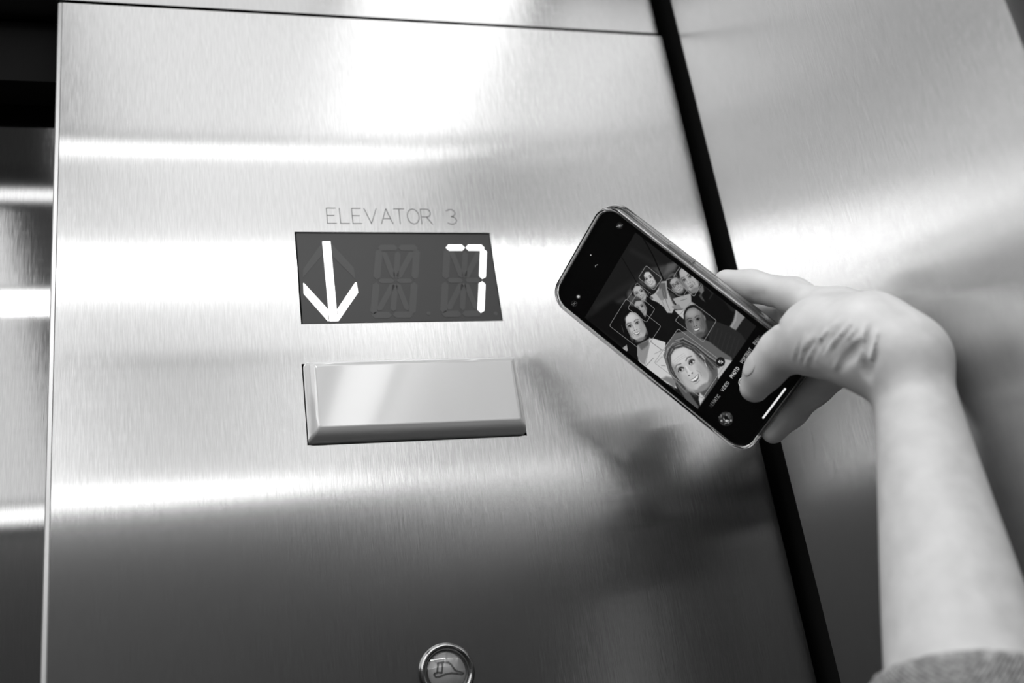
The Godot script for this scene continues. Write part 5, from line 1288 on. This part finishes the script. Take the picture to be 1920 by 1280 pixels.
# ---------------------------------------------------------------- the phone
func build_phone() -> void:
	var o := thing("smartphone", "smartphone in a clear case showing a group selfie in its camera screen", "phone", Vector3(0.1326, 2.07077, 0.08942))
	o.basis = Basis(Vector3(0.26622, 0.39102, 0.88104), Vector3(-0.61238, 0.77447, -0.15868), Vector3(-0.74439, -0.49729, 0.44563))
	var hx := 0.0357
	var hy := 0.0735
	var cy := -0.0057
	var sides := mat(0.06, 0.25, 0.9)
	var plan := func(e: float) -> PackedVector2Array: return rrect(hx + e, hy + e, 0.0108 + e, 10, Vector2(0, cy))
	part("body", loft([plan.call(-0.0022), plan.call(-0.0006), plan.call(0), plan.call(0), plan.call(-0.0006), plan.call(-0.0014)], [-0.0078, -0.0074, -0.0066, -0.0012, -0.0006, -0.0004]), sides, o)
	var glass := StandardMaterial3D.new()
	glass.albedo_color = grey(0.004)
	glass.roughness = 0.06
	glass.emission_enabled = true
	glass.emission = Color.BLACK
	glass.emission_texture = screen_picture()
	glass.emission_energy_multiplier = 1.0
	glass.texture_repeat = false
	var st := begin()
	var lp: PackedVector2Array = plan.call(-0.0013)
	var idx := Geometry2D.triangulate_polygon(lp)
	for i in range(0, idx.size(), 3):
		var q := [lp[idx[i]], lp[idx[i + 1]], lp[idx[i + 2]]]
		var uv := q.map(func(v): return Vector2((v.x + 0.0325) / 0.065, (0.064 - v.y) / 0.141))
		tri(st, Vector3(q[0].x, q[0].y, 0), Vector3(q[1].x, q[1].y, 0), Vector3(q[2].x, q[2].y, 0), Vector3(0, 0, 1), uv[0], uv[1], uv[2])
	part("screen", st.commit(), glass, o)
	var rim: PackedVector2Array = plan.call(-0.0013)
	part("screen_edge", ring(rim, [Vector2(0.0, 0.0), Vector2(0.0, -0.0005), Vector2(0.0005, -0.0005), Vector2(0.0003, -0.0001)]), mat(0.01, 0.1), o)
	# clear case: a rim round the sides with a raised lip, and a back
	var cl := clear(0.03)
	cl.albedo_color = Color(0.84, 0.84, 0.84, 0.0)
	var rim_profile := [Vector2(0.0002, -0.0082), Vector2(0.0002, -0.0006), Vector2(-0.0004, 0.0002), Vector2(-0.0002, 0.0009), Vector2(0.0006, 0.0013), Vector2(0.0012, 0.0010), Vector2(0.0016, 0.0002), Vector2(0.0018, -0.0012), Vector2(0.0018, -0.0078), Vector2(0.0014, -0.0090), Vector2(0.0006, -0.0095), Vector2(-0.0008, -0.0095), Vector2(-0.0008, -0.0086)]
	rim_profile.reverse()
	part("case_rim", ring(plan.call(0.0), rim_profile), cl, o)
	part("case_back", loft([plan.call(-0.001), plan.call(-0.001)], [-0.0094, -0.0083]), cl, o)
	part("side_button", loft([rrect(0.0017, 0.0094, 0.0016), rrect(0.0016, 0.0092, 0.0015), rrect(0.001, 0.0086, 0.001)], [0.0, 0.0009, 0.0013]), cl, o).transform = Transform3D(Basis(Vector3(0, 0, -1), Vector3(0, 1, 0), Vector3(1, 0, 0)), Vector3(hx + 0.0018, 0.0150, -0.0040))
	part("charging_port", loft([rrect(0.0045, 0.0015, 0.0014), rrect(0.0045, 0.0015, 0.0014)], [0.0, 0.0002]), M.black, o).transform = Transform3D(Basis(Vector3(1, 0, 0), Vector3(0, 0, 1), Vector3(0, -1, 0)), Vector3(0, cy - hy, -0.0040))
	for s in [-1, 1]:
		part("speaker_slot", loft([rrect(0.0045, 0.0006, 0.0005), rrect(0.0045, 0.0006, 0.0005)], [0.0, 0.0003]), M.trim, o).transform = Transform3D(Basis(Vector3(1, 0, 0), Vector3(0, 0, 1), Vector3(0, -1, 0)), Vector3(s * 0.0140, cy - hy, -0.0040))
	part("camera_bump", loft([rrect(0.0165, 0.0165, 0.007), rrect(0.018, 0.018, 0.008)], [-0.0112, -0.0094]), mat(0.03, 0.2), o, Vector3(0.0145, 0.0455, 0))
	for p in [Vector2(0.0215, 0.0535), Vector2(0.0215, 0.0375), Vector2(0.0075, 0.0455)]:
		part("camera_lens", lathe([Vector2(0.0062, -0.0110), Vector2(0.0062, -0.0125), Vector2(0.0052, -0.0128), Vector2(0.00001, -0.0124)], 32), mat(0.01, 0.05), o, Vector3(p.x, p.y, 0))

# ---------------------------------------------------------------- the person
func build_person() -> void:
	var o := thing("person", "outstretched bare forearm and hand holding the phone, sleeve at the elbow", "person")
	var skin := mat(0.82, 0.45)
	skin.albedo_texture = noise_tex(FastNoiseLite.TYPE_SIMPLEX, 0.02, 0.90, 1.0, 4, 256)
	skin.uv1_triplanar = true
	skin.uv1_scale = Vector3.ONE * 9.0
	skin.heightmap_enabled = true
	skin.heightmap_texture = noise_tex(FastNoiseLite.TYPE_CELLULAR, 0.08, 0.0, 1.0, 1, 256)
	skin.heightmap_scale = 0.01
	var bones := [
		limb(Vector3(0.20218, 1.99245, 0.1953), Vector3(0.17578, 1.81404, 0.20367), [0.01628, 0.01799, 0.02031, 0.02302, 0.02593, 0.02885, 0.03158, 0.03392, 0.03568], 0.012),
		limb(Vector3(0.2084, 1.99579, 0.18506), Vector3(0.1832, 1.84348, 0.1889), [0.01306, 0.0145, 0.01619, 0.01806, 0.02, 0.02193, 0.02374, 0.02536, 0.02668], 0.016),
		bone(Vector3(0.2014, 1.99719, 0.19615), 0.0155, Vector3(0.20122, 2.02086, 0.1785), 0.0135, 0.014),
		bone(Vector3(0.20122, 2.02086, 0.1785), 0.0135, Vector3(0.20285, 2.03882, 0.15296), 0.0112, 0.014),
		bone(Vector3(0.20436, 1.99708, 0.19129), 0.015, Vector3(0.21041, 2.03919, 0.13713), 0.0112, 0.012),
		bone(Vector3(0.20481, 1.9973, 0.18577), 0.0145, Vector3(0.20804, 2.02988, 0.13657), 0.0115, 0.012),
		bone(Vector3(0.20522, 1.99798, 0.18046), 0.012, Vector3(0.20875, 2.02317, 0.13592), 0.0105, 0.008),
		bone(Vector3(0.19949, 1.99972, 0.19328), 0.0145, Vector3(0.18961, 2.01081, 0.18383), 0.0172, 0.018),
		bone(Vector3(0.18961, 2.01081, 0.18383), 0.0172, Vector3(0.18082, 2.02159, 0.16307), 0.015, 0.02),
		bone(Vector3(0.18085, 2.02306, 0.16378), 0.0145, Vector3(0.16991, 2.02748, 0.137), 0.0113, 0.014),
		bone(Vector3(0.16991, 2.02748, 0.137), 0.011, Vector3(0.16601, 2.0233, 0.12455), 0.01, 0.006),
		bone(Vector3(0.16601, 2.0233, 0.12455), 0.01, Vector3(0.16393, 2.01823, 0.11341), 0.0082, 0.006),
		bone(Vector3(0.1802, 2.03321, 0.15685), 0.0085, Vector3(0.19964, 2.04107, 0.153), 0.01, 0.022),
		bone(Vector3(0.20285, 2.03882, 0.15296), 0.0108, Vector3(0.18905, 2.06351, 0.13373), 0.0095, 0.01),
		bone(Vector3(0.18905, 2.06351, 0.13373), 0.0095, Vector3(0.175, 2.07871, 0.11683), 0.0086, 0.005),
		bone(Vector3(0.175, 2.07871, 0.11683), 0.0086, Vector3(0.16586, 2.08641, 0.10717), 0.0074, 0.005),
		bone(Vector3(0.21041, 2.03919, 0.13713), 0.0115, Vector3(0.19934, 2.05982, 0.11339), 0.0098, 0.006),
		bone(Vector3(0.19934, 2.05982, 0.11339), 0.0098, Vector3(0.18919, 2.0734, 0.09237), 0.0088, 0.004),
		bone(Vector3(0.18919, 2.0734, 0.09237), 0.0088, Vector3(0.1829, 2.07799, 0.08215), 0.0076, 0.004),
		bone(Vector3(0.20804, 2.02988, 0.13657), 0.0115, Vector3(0.20599, 2.04632, 0.09991), 0.0094, 0.006),
		bone(Vector3(0.20599, 2.04632, 0.09991), 0.0094, Vector3(0.19862, 2.05532, 0.07761), 0.0084, 0.004),
		bone(Vector3(0.19862, 2.05532, 0.07761), 0.0084, Vector3(0.19318, 2.05867, 0.06477), 0.0074, 0.004),
		bone(Vector3(0.20872, 2.02214, 0.13542), 0.0108, Vector3(0.20084, 2.01721, 0.11212), 0.009, 0.006),
		bone(Vector3(0.20084, 2.01721, 0.11212), 0.009, Vector3(0.19195, 2.00929, 0.09744), 0.008, 0.005),
		bone(Vector3(0.19195, 2.00929, 0.09744), 0.008, Vector3(0.18545, 2.00322, 0.08441), 0.0071, 0.005),
		fold([Vector3(0.16406, 2.01957, 0.17399), Vector3(0.16348, 2.0185, 0.17165), Vector3(0.16309, 2.01758, 0.16899), Vector3(0.16284, 2.01676, 0.16607), Vector3(0.16303, 2.01553, 0.16335), Vector3(0.16358, 2.01434, 0.16032), Vector3(0.16452, 2.01341, 0.15664)], [0.00046, 0.00089, 0.00119, 0.0013, 0.00119, 0.00089, 0.00046], 0.0018),
		fold([Vector3(0.16527, 2.01773, 0.1777), Vector3(0.16467, 2.01662, 0.17529), Vector3(0.16421, 2.01562, 0.17264), Vector3(0.16393, 2.01475, 0.16968), Vector3(0.1642, 2.01344, 0.16688), Vector3(0.16472, 2.01222, 0.16374), Vector3(0.16561, 2.01124, 0.16002)], [0.0005, 0.00096, 0.00128, 0.0014, 0.00128, 0.00096, 0.0005], 0.0018),
		fold([Vector3(0.1715, 2.0177, 0.19518), Vector3(0.17032, 2.01662, 0.19353), Vector3(0.16929, 2.01564, 0.19165), Vector3(0.16839, 2.01477, 0.18955), Vector3(0.16764, 2.01427, 0.18704), Vector3(0.16697, 2.01397, 0.18426), Vector3(0.16636, 2.01371, 0.18137), Vector3(0.16584, 2.01331, 0.17848), Vector3(0.16555, 2.0124, 0.17576), Vector3(0.16543, 2.0116, 0.17278), Vector3(0.16557, 2.01075, 0.16964), Vector3(0.16622, 2.00974, 0.16633), Vector3(0.16725, 2.009, 0.16235)], [0.00064, 0.00103, 0.00138, 0.00168, 0.00191, 0.00205, 0.0021, 0.00205, 0.00191, 0.00168, 0.00138, 0.00103, 0.00064], 0.0018),
		fold([Vector3(0.16853, 2.01222, 0.19122), Vector3(0.1678, 2.01119, 0.18882), Vector3(0.16725, 2.01029, 0.18613), Vector3(0.16691, 2.00953, 0.18311), Vector3(0.16678, 2.00865, 0.17999), Vector3(0.1669, 2.00774, 0.17667), Vector3(0.16725, 2.007, 0.17295)], [0.00057, 0.0011, 0.00147, 0.0016, 0.00147, 0.0011, 0.00057], 0.0018),
		fold([Vector3(0.17333, 2.01383, 0.19936), Vector3(0.17201, 2.01265, 0.19794), Vector3(0.17083, 2.01157, 0.19632), Vector3(0.16979, 2.01059, 0.19448), Vector3(0.16891, 2.00969, 0.19242), Vector3(0.16823, 2.00894, 0.19005), Vector3(0.1677, 2.0083, 0.18739), Vector3(0.16741, 2.00758, 0.18459), Vector3(0.16735, 2.00692, 0.18149), Vector3(0.16746, 2.00638, 0.17807)], [0.00068, 0.00118, 0.0016, 0.00191, 0.00208, 0.00208, 0.00191, 0.0016, 0.00118, 0.00068], 0.0018),
		fold([Vector3(0.17427, 2.01017, 0.20095), Vector3(0.17286, 2.0089, 0.19939), Vector3(0.17163, 2.00773, 0.19761), Vector3(0.17056, 2.00664, 0.19559), Vector3(0.16969, 2.00558, 0.19336), Vector3(0.169, 2.00465, 0.19083), Vector3(0.16858, 2.00386, 0.18792), Vector3(0.16845, 2.00323, 0.18456), Vector3(0.16864, 2.00281, 0.18069)], [0.00066, 0.00119, 0.00162, 0.0019, 0.002, 0.0019, 0.00162, 0.00119, 0.00066], 0.0018),
		fold([Vector3(0.17479, 2.00656, 0.20129), Vector3(0.17357, 2.00528, 0.19964), Vector3(0.17248, 2.00409, 0.19779), Vector3(0.17153, 2.00299, 0.19573), Vector3(0.17067, 2.00207, 0.19342), Vector3(0.17004, 2.0013, 0.19077), Vector3(0.16972, 2.0005, 0.18785), Vector3(0.16999, 1.99944, 0.18471), Vector3(0.17065, 1.99865, 0.18091)], [0.00076, 0.00136, 0.00186, 0.00219, 0.0023, 0.00219, 0.00186, 0.00136, 0.00076], 0.0018),
		fold([Vector3(0.17775, 2.01025, 0.2041), Vector3(0.17699, 2.00753, 0.20364), Vector3(0.17641, 2.00492, 0.20295), Vector3(0.17595, 2.00244, 0.20201), Vector3(0.17559, 2.00011, 0.20078), Vector3(0.17539, 1.99789, 0.19932)], [0.00068, 0.00135, 0.00175, 0.00175, 0.00135, 0.00068], 0.0018),
		fold([Vector3(0.18046, 2.00439, 0.20654), Vector3(0.17982, 2.00208, 0.20587), Vector3(0.17932, 1.99985, 0.20501), Vector3(0.17894, 1.99771, 0.20397), Vector3(0.17865, 1.99569, 0.20271), Vector3(0.17844, 1.99375, 0.20127), Vector3(0.17835, 1.99188, 0.19964), Vector3(0.1784, 1.99009, 0.19782)], [0.00089, 0.00165, 0.00224, 0.00256, 0.00256, 0.00224, 0.00165, 0.00089], 0.0018),
		fold([Vector3(0.16305, 2.01946, 0.17182), Vector3(0.16282, 2.0177, 0.16968), Vector3(0.16283, 2.01612, 0.16716), Vector3(0.16307, 2.01469, 0.16426), Vector3(0.16364, 2.01348, 0.16083), Vector3(0.16469, 2.01259, 0.1566)], [0.00038, 0.00075, 0.00097, 0.00097, 0.00075, 0.00038], 0.0018, true),
		fold([Vector3(0.16653, 2.01587, 0.184), Vector3(0.16582, 2.01495, 0.18132), Vector3(0.16523, 2.01412, 0.17844), Vector3(0.16477, 2.01336, 0.17533), Vector3(0.16446, 2.01271, 0.17195), Vector3(0.16441, 2.01205, 0.16834), Vector3(0.16498, 2.01104, 0.16458), Vector3(0.16586, 2.01023, 0.1603)], [0.00041, 0.00076, 0.00103, 0.00118, 0.00118, 0.00103, 0.00076, 0.00041], 0.0018, true),
		fold([Vector3(0.16879, 2.01553, 0.19184), Vector3(0.16785, 2.01444, 0.18964), Vector3(0.16708, 2.01347, 0.18715), Vector3(0.16648, 2.01261, 0.18441), Vector3(0.166, 2.01183, 0.18145), Vector3(0.16573, 2.01087, 0.17849), Vector3(0.16575, 2.00967, 0.17549), Vector3(0.16602, 2.00864, 0.1721), Vector3(0.16662, 2.00781, 0.16817)], [0.0004, 0.00071, 0.00097, 0.00114, 0.0012, 0.00114, 0.00097, 0.00071, 0.0004], 0.0018, true),
		fold([Vector3(0.17123, 2.01391, 0.19741), Vector3(0.16992, 2.01275, 0.19555), Vector3(0.1688, 2.01171, 0.19341), Vector3(0.1679, 2.01083, 0.19091), Vector3(0.1672, 2.01008, 0.18812), Vector3(0.16678, 2.00903, 0.18531), Vector3(0.16662, 2.00805, 0.18219), Vector3(0.16666, 2.0072, 0.17874), Vector3(0.16693, 2.00649, 0.17491)], [0.00043, 0.00077, 0.00105, 0.00124, 0.0013, 0.00124, 0.00105, 0.00077, 0.00043], 0.0018, true),
		fold([Vector3(0.17303, 2.01129, 0.20028), Vector3(0.17168, 2.0099, 0.19866), Vector3(0.17049, 2.00863, 0.1968), Vector3(0.16946, 2.00747, 0.1947), Vector3(0.16862, 2.00642, 0.19233), Vector3(0.16802, 2.00544, 0.18965), Vector3(0.16773, 2.00455, 0.1866), Vector3(0.16769, 2.00383, 0.18314), Vector3(0.16801, 2.00334, 0.17912)], [0.00043, 0.00077, 0.00105, 0.00124, 0.0013, 0.00124, 0.00105, 0.00077, 0.00043], 0.0018, true),
		fold([Vector3(0.17421, 2.00773, 0.20157), Vector3(0.17289, 2.00655, 0.19993), Vector3(0.1717, 2.00546, 0.1981), Vector3(0.17063, 2.00446, 0.19607), Vector3(0.16975, 2.00357, 0.19377), Vector3(0.16915, 2.00256, 0.19129), Vector3(0.16878, 2.00167, 0.18848), Vector3(0.16873, 2.001, 0.18516), Vector3(0.16902, 2.00053, 0.18133)], [0.00046, 0.00083, 0.00113, 0.00133, 0.0014, 0.00133, 0.00113, 0.00083, 0.00046], 0.0018, true),
		fold([Vector3(0.17442, 2.00263, 0.20143), Vector3(0.17336, 2.00154, 0.19961), Vector3(0.17242, 2.00052, 0.19761), Vector3(0.1716, 1.99959, 0.19541), Vector3(0.17092, 1.99876, 0.193), Vector3(0.17041, 1.99803, 0.19032), Vector3(0.17041, 1.99697, 0.18751), Vector3(0.17077, 1.99611, 0.18417)], [0.00117, 0.00216, 0.00293, 0.00335, 0.00335, 0.00293, 0.00216, 0.00117], 0.0018, true),
		fold([Vector3(0.17881, 2.00849, 0.20577), Vector3(0.17812, 2.00606, 0.20534), Vector3(0.17756, 2.00373, 0.20473), Vector3(0.17714, 2.00148, 0.20394), Vector3(0.17675, 1.99938, 0.20289), Vector3(0.17648, 1.99736, 0.20165), Vector3(0.17633, 1.99542, 0.20024), Vector3(0.1763, 1.99356, 0.19865)], [0.00055, 0.00101, 0.00138, 0.00157, 0.00157, 0.00138, 0.00101, 0.00055], 0.0018, true),
		fold([Vector3(0.1804, 2.002, 0.2072), Vector3(0.17991, 1.99963, 0.20645), Vector3(0.17955, 1.99735, 0.20551), Vector3(0.17929, 1.99517, 0.20438), Vector3(0.17889, 1.99326, 0.20284), Vector3(0.17861, 1.99142, 0.20112), Vector3(0.17847, 1.98967, 0.1992), Vector3(0.17848, 1.988, 0.19705)], [0.00048, 0.00089, 0.0012, 0.00138, 0.00138, 0.0012, 0.00089, 0.00048], 0.0018, true),
		fold([Vector3(0.17954, 2.05978, 0.12722), Vector3(0.18803, 2.06303, 0.11347), Vector3(0.18811, 2.05911, 0.11343), Vector3(0.16202, 2.03467, 0.15601)], [0.00053, 0.00112, 0.00112, 0.00053], 0.0018, true),
		fold([Vector3(0.17295, 2.06944, 0.12721), Vector3(0.17307, 2.06836, 0.12623), Vector3(0.17335, 2.06741, 0.125), Vector3(0.17384, 2.06663, 0.12342)], [0.00031, 0.00065, 0.00065, 0.00031], 0.0018, true),
		fold([Vector3(0.17455, 2.06811, 0.1297), Vector3(0.17462, 2.06697, 0.12885), Vector3(0.17483, 2.06594, 0.12778), Vector3(0.17521, 2.06505, 0.12642)], [0.00031, 0.00065, 0.00065, 0.00031], 0.0018, true),
		fold([Vector3(0.17055, 2.07114, 0.12403), Vector3(0.17082, 2.07008, 0.12299), Vector3(0.17124, 2.06915, 0.12169), Vector3(0.17187, 2.06841, 0.12003)], [0.00036, 0.00074, 0.00074, 0.00036], 0.0018, true),
		fold([Vector3(0.18714, 2.06967, 0.14251), Vector3(0.18923, 2.06746, 0.1442), Vector3(0.19175, 2.06561, 0.14523), Vector3(0.19447, 2.06397, 0.14591)], [0.00044, 0.00093, 0.00093, 0.00044], 0.0018, true),
		fold([Vector3(0.17508, 1.99533, 0.19847), Vector3(0.17574, 1.99293, 0.19742), Vector3(0.17651, 1.99059, 0.19622), Vector3(0.17739, 1.98831, 0.19488), Vector3(0.17836, 1.9861, 0.19341)], [0.00129, 0.00266, 0.0032, 0.00266, 0.00129], 0.0018, true),
	]
	part("body", nets(bones, 0.0015), skin, o)
	# nail of the thumb, lying in the skin of its outer side
	var nail := SphereMesh.new()
	nail.radius = 1.0
	nail.height = 2.0
	nail.radial_segments = 24
	nail.rings = 12
	var nm := mat(0.66, 0.25)
	nm.clearcoat_enabled = true
	nm.clearcoat = 0.3
	part("thumbnail", nail, nm, o).transform = Transform3D(Basis(Vector3(-0.00138, -0.00213, -0.00544), Vector3(-0.00088, 0.00008, 0.00019), Vector3(0.00005, 0.00419, -0.00165)), Vector3(0.15571, 2.02459, 0.12765))
	# sleeve from the elbow to the shoulder, then the rest of the figure, which stands below the picture
	var cloth := mat(0.58, 0.9)
	cloth.rim_enabled = true
	cloth.rim = 0.3
	cloth.albedo_texture = noise_tex(FastNoiseLite.TYPE_SIMPLEX, 0.03, 0.55, 1.0, 3, 256)
	cloth.uv1_triplanar = true
	cloth.uv1_scale = Vector3.ONE * 26.0
	cloth.heightmap_enabled = true
	cloth.heightmap_texture = twill()
	cloth.heightmap_scale = 0.05
	var E := Vector3(0.166, 1.755, 0.205)
	var S := Vector3(0.115, 1.51, 0.375)
	var cuff := Vector3(0.1776, 1.8435, 0.2019)
	part("sleeve", nets([bone(cuff + Vector3(0.008, 0.05, 0), 0.0345, cuff, 0.0375, 0.01), bone(cuff, 0.0375, E, 0.041, 0.012), bone(E, 0.041, S, 0.055, 0.02)], 0.0032, Plane(Vector3(0.245, 0.965, -0.15).normalized(), cuff)), cloth, o)
	var C := Vector3(-0.05, 1.30, 0.47)
	var P := Vector3(-0.05, 0.98, 0.47)
	var L := Vector3(-0.21, 1.46, 0.50)
	var LE := Vector3(-0.29, 1.18, 0.52)
	var LW := Vector3(-0.24, 0.97, 0.42)
	part("sweater", nets([bone(P + Vector3(0.06, -0.03, 0), 0.115, C + Vector3(0.05, 0, 0), 0.12, 0.05), bone(P - Vector3(0.06, 0.03, 0), 0.115, C - Vector3(0.06, 0, 0), 0.12, 0.05), bone(C, 0.12, Vector3(-0.05, 1.46, 0.455), 0.085, 0.06),
		bone(S, 0.06, L, 0.06, 0.05), bone(S, 0.055, S.lerp(E, 0.35), 0.054, 0.03), bone(L, 0.056, LE, 0.043, 0.03), bone(LE, 0.043, LW, 0.034, 0.02)], 0.01), cloth, o)
	var jeans := mat(0.02, 0.85)
	var legs := [bone(P + Vector3(0.0, -0.04, 0), 0.12, P + Vector3(0.02, -0.08, 0), 0.125, 0.04)]
	for s in [-1, 1]:
		var hip := P + Vector3(0.085 * s, -0.07, 0)
		var knee := Vector3(-0.05 + 0.10 * s, 0.50, 0.45)
		var ankle := Vector3(-0.05 + 0.11 * s, 0.085, 0.49)
		legs.append(bone(hip, 0.092, knee, 0.062, 0.05))
		legs.append(bone(knee, 0.062, ankle, 0.046, 0.03))
		part("shoe", nets([bone(ankle + Vector3(0, -0.038, 0.02), 0.042, ankle + Vector3(0, -0.045, -0.10), 0.038, 0.02), bone(ankle + Vector3(0, -0.045, -0.10), 0.038, ankle + Vector3(0, -0.053, -0.15), 0.030, 0.02)], 0.008), mat(0.02, 0.4), o)
	part("trousers", nets(legs, 0.012), jeans, o)
	# neck and head, turned up towards the phone
	var H := Vector3(-0.06, 1.635, 0.425)
	var hb := Basis.looking_at(Vector3(0.30, 0.35, -0.85)).orthonormalized()
	var hp := func(x: float, y: float, z: float) -> Vector3: return H + hb * Vector3(x, y, z)
	part("head", nets([bone(Vector3(-0.05, 1.45, 0.46), 0.056, hp.call(0, -0.05, 0.02), 0.050, 0.03), bone(hp.call(0, 0.03, 0.03), 0.078, hp.call(0, 0.025, -0.015), 0.072, 0.03), bone(hp.call(0, -0.03, -0.03), 0.058, hp.call(0, -0.075, -0.055), 0.030, 0.03),
		bone(hp.call(0, 0.005, -0.088), 0.008, hp.call(0, -0.030, -0.103), 0.011, 0.012), bone(hp.call(-0.030, 0.026, -0.070), 0.010, hp.call(0.030, 0.026, -0.070), 0.010, 0.012),
		bone(hp.call(-0.018, -0.056, -0.079), 0.007, hp.call(0.018, -0.056, -0.079), 0.007, 0.006), bone(hp.call(-0.078, 0.005, 0.02), 0.010, hp.call(-0.078, -0.025, 0.015), 0.008, 0.006), bone(hp.call(0.078, 0.005, 0.02), 0.010, hp.call(0.078, -0.025, 0.015), 0.008, 0.006),
		fold([hp.call(-0.046, 0.006, -0.082), hp.call(-0.020, 0.006, -0.092)], [0.009, 0.009], 0.008, true), fold([hp.call(0.046, 0.006, -0.082), hp.call(0.020, 0.006, -0.092)], [0.009, 0.009], 0.008, true)], 0.0045), skin, o)
	for s in [-1, 1]:
		part("eye", lathe([Vector2(0.011, -0.004), Vector2(0.0095, 0.004), Vector2(0.005, 0.0085), Vector2(0.00001, 0.0097)], 20), mat(0.25, 0.1), o).transform = Transform3D(Basis(hb.x, hb.y, hb.z) * Basis(Vector3.UP, PI), hp.call(0.032 * s, 0.006, -0.066))
	var hair := mat(0.05, 0.6)
	part("hair", nets([bone(hp.call(0, 0.05, 0.035), 0.085, hp.call(0, 0.035, 0.055), 0.082, 0.03), bone(hp.call(-0.07, 0.02, 0.03), 0.030, hp.call(-0.082, -0.14, 0.03), 0.022, 0.03), bone(hp.call(0.07, 0.02, 0.03), 0.030, hp.call(0.082, -0.14, 0.03), 0.022, 0.03), bone(hp.call(0, 0.0, 0.08), 0.06, hp.call(0, -0.16, 0.075), 0.045, 0.03)], 0.007), hair, o)
	# the other hand hangs by her side
	var d := (LW - LE).normalized()
	var hand := [bone(LE.lerp(LW, 0.7), 0.024, LW, 0.021, 0.01), bone(LW, 0.02, LW + d * 0.07, 0.024, 0.012)]
	for i in 4:
		var side := Vector3(0.0, 0.3, 1.0).normalized() * (i - 1.5) * 0.019
		var kn := LW + d * 0.075 + side
		var mid: Vector3 = kn + d * ([0.038, 0.042, 0.040, 0.032][i] as float) + Vector3(0.008, 0, 0)
		hand.append(bone(LW + d * 0.03 + side * 0.6, 0.012, kn, 0.0105, 0.008))
		hand.append(bone(kn, 0.0095, mid, 0.0085, 0.004))
		hand.append(bone(mid, 0.0085, mid + d * 0.034 + Vector3(0.016, 0, 0), 0.0072, 0.003))
	var th := LW + d * 0.03 + Vector3(0.01, 0.01, -0.03)
	hand.append(bone(LW + d * 0.012, 0.014, th, 0.0125, 0.01))
	hand.append(bone(th, 0.0115, th + d * 0.045 + Vector3(0.012, 0, -0.012), 0.0085, 0.005))
	part("hand", nets(hand, 0.004), skin, o)

func twill() -> ImageTexture:
	var im := Image.create(128, 128, false, Image.FORMAT_RGB8)
	for y in 128:
		for x in 128:
			var v := 0.5 + 0.5 * sin(TAU * (x + y) / 8.0)
			im.set_pixel(x, y, Color(v, v, v))
	return ImageTexture.create_from_image(im)
